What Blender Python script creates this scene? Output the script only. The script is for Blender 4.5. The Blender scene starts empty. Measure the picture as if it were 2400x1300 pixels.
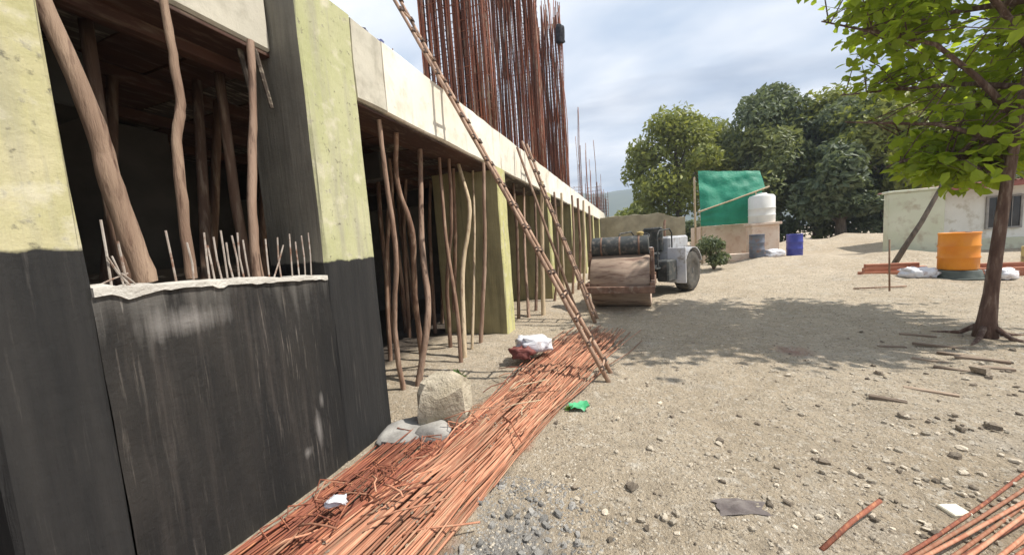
import bpy, math, random
import numpy as np
from mathutils import Vector, Matrix, noise

S = bpy.context.scene
COL = S.collection
rad = math.radians

# ------------------------------------------------------------------ camera
FPX, PITCH, ROLL, YAW, EYE = 820.0, rad(-5.3), rad(-4.0), rad(-19.5), 1.75
fw = Vector((math.sin(YAW)*math.cos(PITCH), math.cos(YAW)*math.cos(PITCH), math.sin(PITCH)))
r0 = Vector((math.cos(YAW), -math.sin(YAW), 0)); u0 = r0.cross(fw)
RR = math.cos(ROLL)*r0 + math.sin(ROLL)*u0
UU = -math.sin(ROLL)*r0 + math.cos(ROLL)*u0
cd = bpy.data.cameras.new('camera'); cam = bpy.data.objects.new('camera', cd); COL.objects.link(cam)
cam.matrix_world = Matrix(((RR.x, UU.x, -fw.x, 0), (RR.y, UU.y, -fw.y, 0), (RR.z, UU.z, -fw.z, EYE), (0, 0, 0, 1)))
cd.sensor_width = 36; cd.lens = FPX/2400*36; cd.clip_start = 0.05; cd.clip_end = 4000
S.camera = cam
# ------------------------------------------------------------------ world, sun, exposure
SUN_EL, SUN_AZ = rad(56), rad(8)          # azimuth from +X towards +Y
sdir = Vector((math.cos(SUN_EL)*math.cos(SUN_AZ), math.cos(SUN_EL)*math.sin(SUN_AZ), math.sin(SUN_EL)))
W = bpy.data.worlds.new('World'); S.world = W; W.use_nodes = True
wt = W.node_tree; wt.nodes.clear()
def wn(t): return wt.nodes.new(t)
wo = wn('ShaderNodeOutputWorld'); bg = wn('ShaderNodeBackground'); sky = wn('ShaderNodeTexSky')
sky.sky_type = 'NISHITA'; sky.sun_disc = False; sky.sun_elevation = SUN_EL
sky.sun_rotation = math.atan2(sdir.x, sdir.y); sky.air_density = 1.0; sky.dust_density = 2.0
tc = wn('ShaderNodeTexCoord'); sep = wn('ShaderNodeSeparateXYZ'); wt.links.new(tc.outputs['Generated'], sep.inputs[0])
# clouds on a flat layer: direction divided by its height
zc = wn('ShaderNodeMath'); zc.operation = 'ADD'; zc.inputs[1].default_value = 0.22
zm = wn('ShaderNodeMath'); zm.operation = 'MAXIMUM'; zm.inputs[1].default_value = 0.0
wt.links.new(sep.outputs[2], zm.inputs[0]); wt.links.new(zm.outputs[0], zc.inputs[0])
dv = wn('ShaderNodeVectorMath'); dv.operation = 'DIVIDE'
cb = wn('ShaderNodeCombineXYZ')
for i in range(3): wt.links.new(zc.outputs[0], cb.inputs[i])
wt.links.new(tc.outputs['Generated'], dv.inputs[0]); wt.links.new(cb.outputs[0], dv.inputs[1])
n1 = wn('ShaderNodeTexNoise'); n1.inputs['Scale'].default_value = 1.1; n1.inputs['Detail'].default_value = 6; n1.inputs['Roughness'].default_value = 0.52
n1.inputs['Distortion'].default_value = 0.4
mpw = wn('ShaderNodeMapping'); mpw.inputs['Location'].default_value = (3.2, 1.7, 0); mpw.inputs['Scale'].default_value = (0.8, 1.3, 1); mpw.inputs['Rotation'].default_value = (0, 0, 0.6)
wt.links.new(dv.outputs[0], mpw.inputs[0]); wt.links.new(mpw.outputs[0], n1.inputs['Vector'])
cr = wn('ShaderNodeValToRGB'); cr.color_ramp.elements[0].position = 0.26; cr.color_ramp.elements[1].position = 0.52
wt.links.new(n1.outputs['Fac'], cr.inputs[0])
n2 = wn('ShaderNodeTexNoise'); n2.inputs['Scale'].default_value = 1.7; n2.inputs['Detail'].default_value = 4
wt.links.new(mpw.outputs[0], n2.inputs['Vector'])
cc = wn('ShaderNodeValToRGB'); cc.color_ramp.elements[0].position = 0.34; cc.color_ramp.elements[1].position = 0.66
cc.color_ramp.elements[0].color = (5.0, 6.2, 8.0, 1); cc.color_ramp.elements[1].color = (10.8, 11.0, 11.4, 1)
wt.links.new(n2.outputs['Fac'], cc.inputs[0])
mx = wn('ShaderNodeMix'); mx.data_type = 'RGBA'
wt.links.new(cr.outputs['Color'], mx.inputs['Factor']); wt.links.new(sky.outputs[0], mx.inputs[6]); wt.links.new(cc.outputs[0], mx.inputs[7])
wt.links.new(mx.outputs[2], bg.inputs[0]); bg.inputs[1].default_value = 0.085
wt.links.new(bg.outputs[0], wo.inputs[0])
sl = bpy.data.lights.new('sun', 'SUN'); sl.energy = 5.0; sl.angle = rad(0.6); sl.color = (1.0, 0.945, 0.86)
so = bpy.data.objects.new('sun', sl); COL.objects.link(so); so.rotation_euler = sdir.to_track_quat('Z', 'Y').to_euler(); so.location = (20, 3, 30)
S.view_settings.view_transform = 'Standard'; S.view_settings.look = 'None'
S.view_settings.exposure = 0.38; S.view_settings.gamma = 1; S.view_settings.use_curve_mapping = False
S.render.engine = 'CYCLES'

# ------------------------------------------------------------------ pixel helpers (2400x1300 photograph)
EYEV = Vector((0, 0, EYE))
def ray(x, y): return RR*((x-1200)/FPX) + UU*((650-y)/FPX) + fw
def px_z(x, y, z=0.0): d = ray(x, y); return EYEV + d*((z-EYE)/d.z)
def px_x(x, y, X): d = ray(x, y); return EYEV + d*(X/d.x)
def px_y(x, y, Y): d = ray(x, y); return EYEV + d*(Y/d.y)
def to_px(p):
    d = Vector(p)-EYEV; w = d.dot(fw)
    return (1200+FPX*d.dot(RR)/w, 650-FPX*d.dot(UU)/w) if w > 0.05 else (-9999, -9999)

# ------------------------------------------------------------------ materials
def base_mat(name):
    m = bpy.data.materials.new(name); m.use_nodes = True
    nt = m.node_tree; b = nt.nodes['Principled BSDF']
    return m, nt, b
def nd(nt, t, **k):
    n = nt.nodes.new(t)
    for a, v in k.items(): setattr(n, a, v)
    return n
def mixc(nt, f, a, b, typ='MIX'):
    n = nd(nt, 'ShaderNodeMix', data_type='RGBA', blend_type=typ)
    for s, v in ((n.inputs['Factor'], f), (n.inputs[6], a), (n.inputs[7], b)):
        if hasattr(v, 'links') or hasattr(v, 'is_linked'): nt.links.new(v, s)
        else: s.default_value = v if not isinstance(v, (tuple, list)) else (tuple(v)+(1,))[:4]
    return n.outputs[2]
def math_(nt, op, a, b=None, c=None, clamp=False):
    n = nd(nt, 'ShaderNodeMath', operation=op, use_clamp=clamp)
    for i, v in enumerate((a, b, c)):
        if v is None: continue
        if hasattr(v, 'is_linked'): nt.links.new(v, n.inputs[i])
        else: n.inputs[i].default_value = v
    return n.outputs[0]
def coords(nt, scale=(1, 1, 1), rnd=True):
    tc = nd(nt, 'ShaderNodeTexCoord'); mp = nd(nt, 'ShaderNodeMapping'); mp.inputs['Scale'].default_value = scale
    if rnd:
        oi = nd(nt, 'ShaderNodeObjectInfo'); ad = nd(nt, 'ShaderNodeVectorMath', operation='MULTIPLY_ADD')
        nt.links.new(oi.outputs['Random'], ad.inputs[0]); ad.inputs[1].default_value = (37, 53, 29); nt.links.new(tc.outputs['Object'], ad.inputs[2])
        nt.links.new(ad.outputs[0], mp.inputs[0])
    else: nt.links.new(tc.outputs['Object'], mp.inputs[0])
    return mp.outputs[0]
def nz(nt, vec, scale, detail=4, rough=0.55, lo=0.35, hi=0.65, dist=0.0):
    n = nd(nt, 'ShaderNodeTexNoise'); n.inputs['Scale'].default_value = scale; n.inputs['Detail'].default_value = detail
    n.inputs['Roughness'].default_value = rough; n.inputs['Distortion'].default_value = dist; nt.links.new(vec, n.inputs['Vector'])
    r = nd(nt, 'ShaderNodeMapRange'); r.inputs[1].default_value = lo; r.inputs[2].default_value = hi; nt.links.new(n.outputs['Fac'], r.inputs[0])
    return r.outputs[0]
def bump(nt, b, h, strength=0.4, dist=0.01):
    n = nd(nt, 'ShaderNodeBump'); n.inputs['Strength'].default_value = strength; n.inputs['Distance'].default_value = dist
    nt.links.new(h, n.inputs['Height']); nt.links.new(n.outputs[0], b.inputs['Normal'])
def pm(name, c1, c2, scale=4, rough=0.85, bmp=0.3, stretch=(1, 1, 1), metal=0.0, c3=None, s3=18, bdist=0.006, var=0.0):
    """mottled material: two tones by noise, a third in specks, per-object tone, fine relief"""
    m, nt, b = base_mat(name); v = coords(nt, stretch)
    col = mixc(nt, nz(nt, v, scale), c1, c2)
    if c3: col = mixc(nt, nz(nt, v, s3, 5, 0.6, 0.52, 0.68), col, c3)
    if var:
        oi = nd(nt, 'ShaderNodeObjectInfo'); k = math_(nt, 'MULTIPLY_ADD', oi.outputs['Random'], 2*var, 1-var)
        cx = nd(nt, 'ShaderNodeCombineXYZ'); [nt.links.new(k, cx.inputs[i]) for i in range(3)]
        col = mixc(nt, 1.0, col, cx.outputs[0], 'MULTIPLY')
    nt.links.new(col, b.inputs['Base Color']); b.inputs['Roughness'].default_value = rough; b.inputs['Metallic'].default_value = metal
    bump(nt, b, nz(nt, v, scale*7, 6, 0.65, 0.2, 0.8), bmp, bdist)
    return m
def leaf_mat(name, c1, c2, trans=0.35, rough=0.55):
    m, nt, b = base_mat(name); g = nd(nt, 'ShaderNodeNewGeometry'); oi = nd(nt, 'ShaderNodeObjectInfo')
    v = coords(nt, (1, 1, 1), False)
    f = math_(nt, 'ADD', math_(nt, 'MULTIPLY', g.outputs['Random Per Island'], 0.7), math_(nt, 'MULTIPLY', nz(nt, v, 0.6, 3), 0.5), clamp=True)
    f = math_(nt, 'FRACT', math_(nt, 'ADD', math_(nt, 'MULTIPLY', f, 0.85), math_(nt, 'MULTIPLY', oi.outputs['Random'], 0.15)))
    col = mixc(nt, f, c1, c2); nt.links.new(col, b.inputs['Base Color']); b.inputs['Roughness'].default_value = rough
    t = nd(nt, 'ShaderNodeBsdfTranslucent'); nt.links.new(mixc(nt, 0.5, col, (c2[0]*1.5, c2[1]*1.5, c2[2]*.8)), t.inputs['Color'])
    ms = nd(nt, 'ShaderNodeMixShader'); ms.inputs[0].default_value = trans
    o = nt.nodes['Material Output']; nt.links.new(b.outputs[0], ms.inputs[1]); nt.links.new(t.outputs[0], ms.inputs[2]); nt.links.new(ms.outputs[0], o.inputs[0])
    return m

M = {}
# concrete column: lichen-yellowed front, shade painted into the other faces, tar coat below a ragged line (object z)
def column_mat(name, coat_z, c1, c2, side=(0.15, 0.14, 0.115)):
    m, nt, b = base_mat(name); v = coords(nt, (1, 1, 1), False); vs = coords(nt, (9, 9, 0.7), False); vt = coords(nt, (26, 26, 1.2), False)
    col = mixc(nt, nz(nt, v, 1.6, 6, 0.6, 0.33, 0.66), c1, c2)
    col = mixc(nt, nz(nt, vs, 1.0, 5, 0.6, 0.48, 0.75), col, (0.33, 0.31, 0.24))
    col = mixc(nt, nz(nt, v, 22, 4, 0.6, 0.60, 0.72), col, (0.16, 0.15, 0.10))
    col = mixc(nt, nz(nt, v, 5.5, 4, 0.6, 0.56, 0.75), col, (0.62, 0.58, 0.44))
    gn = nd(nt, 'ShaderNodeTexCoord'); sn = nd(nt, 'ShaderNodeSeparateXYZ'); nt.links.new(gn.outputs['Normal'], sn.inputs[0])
    shade_tone = mixc(nt, nz(nt, v, 2.2, 6, 0.6, 0.3, 0.7), side, tuple(k*1.5 for k in side)); shade_tone = mixc(nt, nz(nt, vs, 1.0, 5, 0.6, 0.5, 0.8), shade_tone, tuple(k*.55 for k in side))
    col = mixc(nt, math_(nt, 'MULTIPLY', math_(nt, 'SUBTRACT', sn.outputs[0], 0.35), 4, clamp=True), shade_tone, col)
    dark = mixc(nt, nz(nt, vs, 1.3, 6, 0.65, 0.35, 0.75), (0.010, 0.010, 0.010), (0.027, 0.025, 0.023))
    dark = mixc(nt, nz(nt, vt, 1.0, 5, 0.7, 0.60, 0.80), dark, (0.075, 0.067, 0.060))
    s = nd(nt, 'ShaderNodeSeparateXYZ'); nt.links.new(v, s.inputs[0])
    e = math_(nt, 'ADD', s.outputs[2], math_(nt, 'MULTIPLY', nz(nt, v, 7, 4, 0.6, 0, 1), 0.07))
    f = math_(nt, 'MULTIPLY', math_(nt, 'SUBTRACT', coat_z+0.035, e), 60, clamp=True)
    nt.links.new(mixc(nt, f, col, dark), b.inputs['Base Color'])
    b.inputs['Roughness'].default_value = 0.85
    bump(nt, b, math_(nt, 'ADD', nz(nt, v, 14, 8, 0.7, 0.2, 0.8), nz(nt, vt, 1.2, 4, 0.6, 0.3, 0.7)), 0.45, 0.012)
    return m
YEL1, YEL2 = (0.40, 0.40, 0.17), (0.56, 0.52, 0.30)
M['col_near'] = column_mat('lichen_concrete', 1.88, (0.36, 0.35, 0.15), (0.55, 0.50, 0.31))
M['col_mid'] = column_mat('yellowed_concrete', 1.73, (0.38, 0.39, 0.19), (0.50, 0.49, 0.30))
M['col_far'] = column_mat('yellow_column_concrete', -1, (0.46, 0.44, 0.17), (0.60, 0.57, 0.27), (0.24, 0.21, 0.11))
def wall_mat():
    m, nt, b = base_mat('tarred_retaining_wall'); v = coords(nt, (1, 1, 1), False)
    vs = coords(nt, (12, 12, 0.55), False); vt = coords(nt, (42, 42, 1.5), False); vu = coords(nt, (4, 4, 1.0), False)
    col = mixc(nt, nz(nt, vu, 1.0, 5, 0.6, 0.35, 0.7), (0.009, 0.0085, 0.008), (0.029, 0.025, 0.021))
    col = mixc(nt, nz(nt, vs, 1.0, 6, 0.65, 0.52, 0.80), col, (0.060, 0.050, 0.043))
    thin = nz(nt, vt, 1.0, 5, 0.7, 0.58, 0.74)
    patch = nz(nt, vu, 0.55, 3, 0.5, 0.42, 0.62)
    col = mixc(nt, math_(nt, 'MULTIPLY', thin, math_(nt, 'MULTIPLY_ADD', patch, 0.75, 0.18)), col, (0.19, 0.165, 0.14))
    # cement wash that ran down from the cap
    s = nd(nt, 'ShaderNodeSeparateXYZ'); nt.links.new(v, s.inputs[0])
    top = math_(nt, 'MULTIPLY', math_(nt, 'SUBTRACT', s.outputs[2], math_(nt, 'MULTIPLY_ADD', nz(nt, vs, 0.9, 4, 0.6, 0.35, 0.7), -0.42, 1.62)), 3.5, clamp=True)
    col = mixc(nt, math_(nt, 'MULTIPLY', top, math_(nt, 'MULTIPLY_ADD', thin, 0.6, 0.25)), col, (0.33, 0.31, 0.28))
    def splash(cy, cz, wy, wz):
        a = math_(nt, 'DIVIDE', math_(nt, 'SUBTRACT', s.outputs[1], cy-14), wy); c = math_(nt, 'DIVIDE', math_(nt, 'SUBTRACT', s.outputs[2], cz), wz)
        d = math_(nt, 'SQRT', math_(nt, 'ADD', math_(nt, 'MULTIPLY', a, a), math_(nt, 'MULTIPLY', c, c)))
        d = math_(nt, 'ADD', d, math_(nt, 'MULTIPLY', nz(nt, vs, 1.6, 5, 0.7, 0.2, 0.8), 0.9))
        return math_(nt, 'MULTIPLY', math_(nt, 'SUBTRACT', 1.25, d), 1.1, clamp=True)
    for a in ((1.98, .42, .05, .22), (1.86, .28, .05, .07), (2.03, .62, .03, .12), (1.25, 1.45, .30, .12)):
        col = mixc(nt, math_(nt, 'MULTIPLY', splash(*a), 0.75), col, (0.30, 0.28, 0.26))
    nt.links.new(col, b.inputs['Base Color']); b.inputs['Roughness'].default_value = 0.8
    bump(nt, b, math_(nt, 'ADD', nz(nt, vt, 0.8, 6, 0.7, 0.2, 0.8), nz(nt, v, 20, 6, 0.7, 0.2, 0.8)), 0.5, 0.012)
    return m
M['wall'] = wall_mat()
def beam_mat(name, c1, c2):
    m, nt, b = base_mat(name); v = coords(nt, (1, 1, 1), False); vs = coords(nt, (6, 6, 0.8), False)
    col = mixc(nt, nz(nt, v, 1.1, 6, 0.6, 0.3, 0.7), c1, c2)
    col = mixc(nt, nz(nt, vs, 1.0, 5, 0.6, 0.55, 0.85), col, (c1[0]*.55, c1[1]*.53, c1[2]*.5))
    col = mixc(nt, nz(nt, v, 3.0, 6, 0.65, 0.52, 0.78), col, (c1[0]*.66, c1[1]*.63, c1[2]*.58))
    col = mixc(nt, nz(nt, v, 24, 3, 0.5, 0.66, 0.80), col, (0.40, 0.37, 0.31))
    nt.links.new(col, b.inputs['Base Color']); b.inputs['Roughness'].default_value = 0.85
    bump(nt, b, nz(nt, v, 12, 8, 0.7, 0.2, 0.8), 0.35, 0.01); return m
M['beam_grey'] = beam_mat('weathered_beam_concrete', (0.42, 0.40, 0.33), (0.60, 0.56, 0.46))
M['beam'] = beam_mat('pale_beam_concrete', (0.74, 0.68, 0.56), (0.82, 0.78, 0.69))
M['beam2'] = beam_mat('pale_beam_concrete_fresh', (0.76, 0.72, 0.62), (0.82, 0.80, 0.74))
M['cap'] = pm('mortar_cap', (0.46, 0.43, 0.38), (0.62, 0.59, 0.53), 6, 0.9, 0.6, bdist=0.015)
M['inside'] = pm('shade_dark_concrete', (0.045, 0.042, 0.038), (0.085, 0.078, 0.066), 2, 0.9, 0.4)  # interior concrete coloured near black to paint in the shade
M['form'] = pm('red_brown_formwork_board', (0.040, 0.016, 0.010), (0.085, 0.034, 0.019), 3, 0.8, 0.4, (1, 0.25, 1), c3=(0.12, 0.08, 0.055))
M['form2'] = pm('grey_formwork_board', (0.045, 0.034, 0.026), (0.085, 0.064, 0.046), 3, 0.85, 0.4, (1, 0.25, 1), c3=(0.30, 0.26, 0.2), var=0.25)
M['pole'] = pm('peeled_pole_wood', (0.27, 0.17, 0.115), (0.43, 0.30, 0.22), 3.2, 0.8, 0.6, (4, 4, 0.5), c3=(0.13, 0.075, 0.05), s3=7, var=0.22)
M['pole_dark'] = pm('bark_pole_wood', (0.15, 0.085, 0.055), (0.27, 0.165, 0.11), 3, 0.85, 0.7, (4, 4, 0.5), c3=(0.38, 0.28, 0.2), s3=6, var=0.25)
M['pole_pale'] = pm('pale_pole_wood', (0.48, 0.37, 0.23), (0.62, 0.50, 0.34), 3, 0.8, 0.5, (4, 4, 0.5), c3=(0.25, 0.16, 0.1), s3=7, var=0.15)
M['log'] = pm('thick_log_wood', (0.20, 0.125, 0.085), (0.38, 0.27, 0.19), 2.5, 0.85, 0.8, (5, 5, 0.6), c3=(0.10, 0.05, 0.032), s3=5)
M['ladder'] = pm('bamboo_ladder_wood', (0.30, 0.18, 0.115), (0.46, 0.31, 0.22), 4, 0.7, 0.5, (3, 3, 0.6), c3=(0.12, 0.07, 0.045), s3=6, var=0.15)
M['rope'] = pm('dark_lashing', (0.05, 0.035, 0.03), (0.13, 0.09, 0.07), 30, 0.95, 0.6)
M['rust'] = pm('orange_rusted_steel', (0.34, 0.140, 0.078), (0.50, 0.25, 0.155), 5, 0.85, 0.3, (6, 0.8, 6), c3=(0.36, 0.24, 0.15), s3=5, var=0.45, bdist=0.002)
M['rust_dark'] = pm('brown_rusted_steel', (0.16, 0.055, 0.035), (0.30, 0.10, 0.055), 5, 0.85, 0.3, (6, 0.8, 6), c3=(0.42, 0.18, 0.09), s3=9, var=0.3, bdist=0.002)
M['cage'] = pm('column_bar_rust', (0.13, 0.055, 0.038), (0.30, 0.105, 0.060), 1.3, 0.85, 0.2, (1, 1, 0.6), c3=(0.33, 0.25, 0.19), s3=3, var=0.5, bdist=0.002)
M['tie'] = pm('tie_wire_rust', (0.16, 0.06, 0.04), (0.30, 0.11, 0.06), 3, 0.85, 0.2)
M['stub'] = pm('cement_spattered_bar', (0.30, 0.25, 0.21), (0.48, 0.43, 0.38), 10, 0.85, 0.3, c3=(0.20, 0.10, 0.06), s3=14)
M['stone'] = pm('tan_stone', (0.46, 0.39, 0.29), (0.64, 0.57, 0.46), 5, 0.92, 0.6, var=0.35)
M['stone_dark'] = pm('brown_grey_stone', (0.15, 0.12, 0.09), (0.29, 0.24, 0.18), 5, 0.92, 0.6, var=0.35)
M['stone_grey'] = pm('grey_crushed_stone', (0.20, 0.19, 0.175), (0.38, 0.365, 0.335), 6, 0.92, 0.6, var=0.4)
M['lump'] = pm('cement_lump', (0.40, 0.34, 0.24), (0.58, 0.51, 0.39), 4, 0.92, 0.8, c3=(0.20, 0.16, 0.11), s3=6, bdist=0.03)
M['white_plastic'] = pm('white_plastic_sack', (0.68, 0.68, 0.72), (0.80, 0.80, 0.83), 5, 0.5, 0.4, c3=(0.45, 0.36, 0.34), s3=5)
M['maroon'] = pm('maroon_sack', (0.13, 0.035, 0.03), (0.24, 0.075, 0.06), 6, 0.7, 0.4)
M['green_plastic'] = pm('green_plastic_scrap', (0.05, 0.34, 0.14), (0.10, 0.46, 0.22), 6, 0.45, 0.3)
M['rag'] = pm('grey_rag', (0.12, 0.10, 0.095), (0.21, 0.185, 0.17), 9, 0.95, 0.5)
M['rag_black'] = pm('black_rag', (0.012, 0.013, 0.018), (0.04, 0.04, 0.05), 9, 0.95, 0.5)
M['blue_rag'] = pm('blue_cloth', (0.05, 0.06, 0.16), (0.13, 0.15, 0.30), 9, 0.9, 0.5)
M['paper'] = pm('cream_card', (0.70, 0.66, 0.50), (0.78, 0.74, 0.62), 9, 0.9, 0.2)
M['plank'] = pm('weathered_plank', (0.17, 0.12, 0.085), (0.32, 0.245, 0.18), 4, 0.9, 0.6, (1, 6, 6), var=0.35)
M['plank_red'] = pm('reddish_plank', (0.32, 0.12, 0.07), (0.46, 0.20, 0.12), 4, 0.85, 0.5, (1, 6, 6), var=0.25)
# machine
M['drum'] = pm('muddy_drum_steel', (0.28, 0.20, 0.15), (0.42, 0.32, 0.24), 2.4, 0.62, 0.4, (0.6, 3, 3), metal=0.25, c3=(0.15, 0.085, 0.06), s3=3.5)
M['frame'] = pm('rusty_brown_frame_paint', (0.14, 0.075, 0.05), (0.26, 0.15, 0.10), 5, 0.7, 0.35, c3=(0.33, 0.25, 0.19), s3=8)
M['mach_dark'] = pm('dark_machine_paint', (0.025, 0.03, 0.03), (0.065, 0.07, 0.068), 4, 0.55, 0.3, c3=(0.16, 0.14, 0.12), s3=8)
M['mach_grey'] = pm('grey_machine_paint', (0.33, 0.34, 0.36), (0.46, 0.47, 0.49), 3, 0.55, 0.25, c3=(0.20, 0.18, 0.17), s3=6)
M['mach_pale'] = pm('pale_grey_machine_paint', (0.50, 0.50, 0.53), (0.62, 0.62, 0.64), 3, 0.55, 0.25, c3=(0.30, 0.27, 0.24), s3=6)
M['tyre'] = pm('dusty_rubber', (0.035, 0.033, 0.03), (0.10, 0.09, 0.075), 5, 0.9, 0.4)
M['yellow'] = pm('faded_yellow_paint', (0.48, 0.36, 0.12), (0.58, 0.46, 0.20), 5, 0.6, 0.3, c3=(0.2, 0.13, 0.08), s3=6)
# background
M['tarp'] = pm('green_shade_sheet', (0.006, 0.20, 0.115), (0.016, 0.29, 0.17), 1.3, 0.6, 0.5, bdist=0.03)
M['peach'] = pm('peach_plaster', (0.70, 0.54, 0.42), (0.79, 0.67, 0.56), 1.5, 0.9, 0.3, c3=(0.62, 0.44, 0.33), s3=4)
M['tank'] = pm('white_tank_plastic', (0.70, 0.70, 0.66), (0.80, 0.80, 0.77), 2, 0.5, 0.1)
M['blue'] = pm('blue_drum_plastic', (0.035, 0.045, 0.26), (0.06, 0.075, 0.36), 3, 0.45, 0.1)
M['steelblue'] = pm('grey_blue_drum_paint', (0.09, 0.11, 0.15), (0.17, 0.19, 0.23), 3, 0.6, 0.2, c3=(0.22, 0.12, 0.08), s3=5)
M['orange'] = pm('orange_drum_plastic', (0.66, 0.21, 0.008), (0.76, 0.29, 0.018), 2, 0.42, 0.08)
M['tub'] = pm('grey_green_tub', (0.07, 0.085, 0.075), (0.13, 0.15, 0.135), 4, 0.6, 0.2)
M['khaki'] = pm('khaki_mud_wall', (0.24, 0.21, 0.14), (0.36, 0.32, 0.22), 1.6, 0.95, 0.5)
M['housewall'] = pm('whitewashed_wall', (0.66, 0.66, 0.60), (0.78, 0.78, 0.73), 0.8, 0.9, 0.2, c3=(0.50, 0.47, 0.38), s3=2.5)
M['housegreen'] = pm('pale_green_wall', (0.52, 0.54, 0.40), (0.62, 0.63, 0.50), 0.8, 0.9, 0.2, c3=(0.42, 0.38, 0.28), s3=2.5)
M['redroof'] = pm('red_brown_sheet_roof', (0.27, 0.095, 0.075), (0.38, 0.16, 0.125), 1.5, 0.8, 0.2, c3=(0.18, 0.08, 0.06), s3=4)
M['glass'] = pm('dark_window_glass', (0.012, 0.014, 0.018), (0.03, 0.034, 0.04), 2, 0.15, 0.0)
M['frame_wood'] = pm('grey_window_frame', (0.22, 0.21, 0.20), (0.34, 0.33, 0.31), 4, 0.7, 0.2)
M['bark'] = pm('reddish_brown_bark', (0.115, 0.062, 0.043), (0.235, 0.145, 0.105), 4, 0.92, 1.0, (5, 5, 0.8), c3=(0.34, 0.26, 0.2), s3=4, bdist=0.02)
M['bark2'] = pm('grey_brown_bark', (0.10, 0.08, 0.06), (0.2, 0.16, 0.12), 3, 0.92, 0.8, (4, 4, 0.7), bdist=0.02)
M['leaf'] = leaf_mat('young_green_leaf', (0.105, 0.180, 0.012), (0.330, 0.410, 0.034), 0.6)
M['leaf_olive'] = leaf_mat('olive_foliage', (0.120, 0.160, 0.026), (0.290, 0.310, 0.075), 0.34)
M['leaf_dark'] = leaf_mat('dark_foliage', (0.060, 0.092, 0.046), (0.185, 0.220, 0.115), 0.3)
M['leaf_mid'] = leaf_mat('mid_green_foliage', (0.095, 0.130, 0.042), (0.250, 0.275, 0.105), 0.32)
M['weed'] = leaf_mat('weed_leaf', (0.06, 0.13, 0.02), (0.16, 0.26, 0.05), 0.3)
M['hill'] = pm('wooded_hill', (0.035, 0.06, 0.04), (0.075, 0.10, 0.06), 0.02, 0.95, 0.0, (1, 1, 1))
def ground_mat():
    m, nt, b = base_mat('sandy_site_ground'); v = coords(nt, (1, 1, 1), False)
    col = mixc(nt, nz(nt, v, 0.55, 6, 0.6, 0.35, 0.65), (0.49, 0.395, 0.275), (0.60, 0.505, 0.375))
    col = mixc(nt, nz(nt, v, 3.2, 6, 0.65, 0.46, 0.76), col, (0.385, 0.315, 0.225))
    col = mixc(nt, nz(nt, v, 1.3, 5, 0.65, 0.56, 0.74), col, (0.56, 0.50, 0.41))
    col = mixc(nt, nz(nt, v, 9, 5, 0.65, 0.55, 0.74), col, (0.34, 0.28, 0.20))
    col = mixc(nt, nz(nt, v, 12, 5, 0.65, 0.54, 0.68), col, (0.68, 0.61, 0.50))
    col = mixc(nt, nz(nt, v, 38, 3, 0.6, 0.56, 0.70), col, (0.19, 0.155, 0.115))
    col = mixc(nt, nz(nt, v, 55, 3, 0.6, 0.60, 0.70), col, (0.62, 0.57, 0.48))
    s = nd(nt, 'ShaderNodeSeparateXYZ'); nt.links.new(v, s.inputs[0]); X, Y = s.outputs[0], s.outputs[1]
    def band(cx, slope, hw, soft, y0, y1):
        c = math_(nt, 'ADD', math_(nt, 'MULTIPLY', Y, slope), cx)
        d = math_(nt, 'ABSOLUTE', math_(nt, 'SUBTRACT', X, c))
        d = math_(nt, 'ADD', d, math_(nt, 'MULTIPLY', nz(nt, v, 3.5, 5, 0.65, 0.2, 0.8), soft))
        a = math_(nt, 'MULTIPLY', math_(nt, 'SUBTRACT', hw+soft*.5, d), 6, clamp=True)
        yy = math_(nt, 'ADD', Y, math_(nt, 'MULTIPLY', nz(nt, v, 2.5, 4, 0.6, 0.2, 0.8), 0.6))
        e = math_(nt, 'MULTIPLY', math_(nt, 'MULTIPLY', math_(nt, 'SUBTRACT', yy, y0), 3, clamp=True), math_(nt, 'MULTIPLY', math_(nt, 'SUBTRACT', y1, yy), 3, clamp=True))
        return math_(nt, 'MULTIPLY', a, e)
    # rust washed off the bars into the soil
    f = band(-1.78, 0.155, 0.46, 0.35, -3, 6.9)
    col = mixc(nt, math_(nt, 'MULTIPLY', f, 0.85), col, (0.40, 0.17, 0.085))
    f = band(2.35, 0.5, 0.35, 0.25, -3, 4.5); f = 0
    # spilled crushed stone
    f = band(-0.72, 0.0, 0.30, 0.32, 0.6, 2.35)
    col = mixc(nt, math_(nt, 'MULTIPLY', f, 0.8), col, mixc(nt, nz(nt, v, 26, 5, 0.7, 0.35, 0.65), (0.14, 0.14, 0.14), (0.40, 0.39, 0.37)))
    # ground inside the building painted dark in place of interior shade
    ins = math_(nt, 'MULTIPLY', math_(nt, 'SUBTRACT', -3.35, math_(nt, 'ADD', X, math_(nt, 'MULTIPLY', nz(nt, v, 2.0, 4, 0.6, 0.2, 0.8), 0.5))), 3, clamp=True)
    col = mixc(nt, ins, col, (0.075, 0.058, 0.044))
    # brick dust patch
    dx = math_(nt, 'SUBTRACT', X, 2.05); dy = math_(nt, 'SUBTRACT', Y, 5.75)
    rr = math_(nt, 'SQRT', math_(nt, 'ADD', math_(nt, 'MULTIPLY', dx, dx), math_(nt, 'MULTIPLY', dy, dy)))
    rr = math_(nt, 'ADD', rr, math_(nt, 'MULTIPLY', nz(nt, v, 4, 4, 0.6, 0.2, 0.8), 0.35))
    col = mixc(nt, math_(nt, 'MULTIPLY', math_(nt, 'SUBTRACT', 0.48, rr), 2.2, clamp=True), col, (0.33, 0.14, 0.11))
    nt.links.new(col, b.inputs['Base Color']); b.inputs['Roughness'].default_value = 0.95
    h = math_(nt, 'ADD', nz(nt, v, 9, 8, 0.7, 0.2, 0.8), math_(nt, 'MULTIPLY', nz(nt, v, 45, 5, 0.7, 0.25, 0.75), 0.4))
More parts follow.
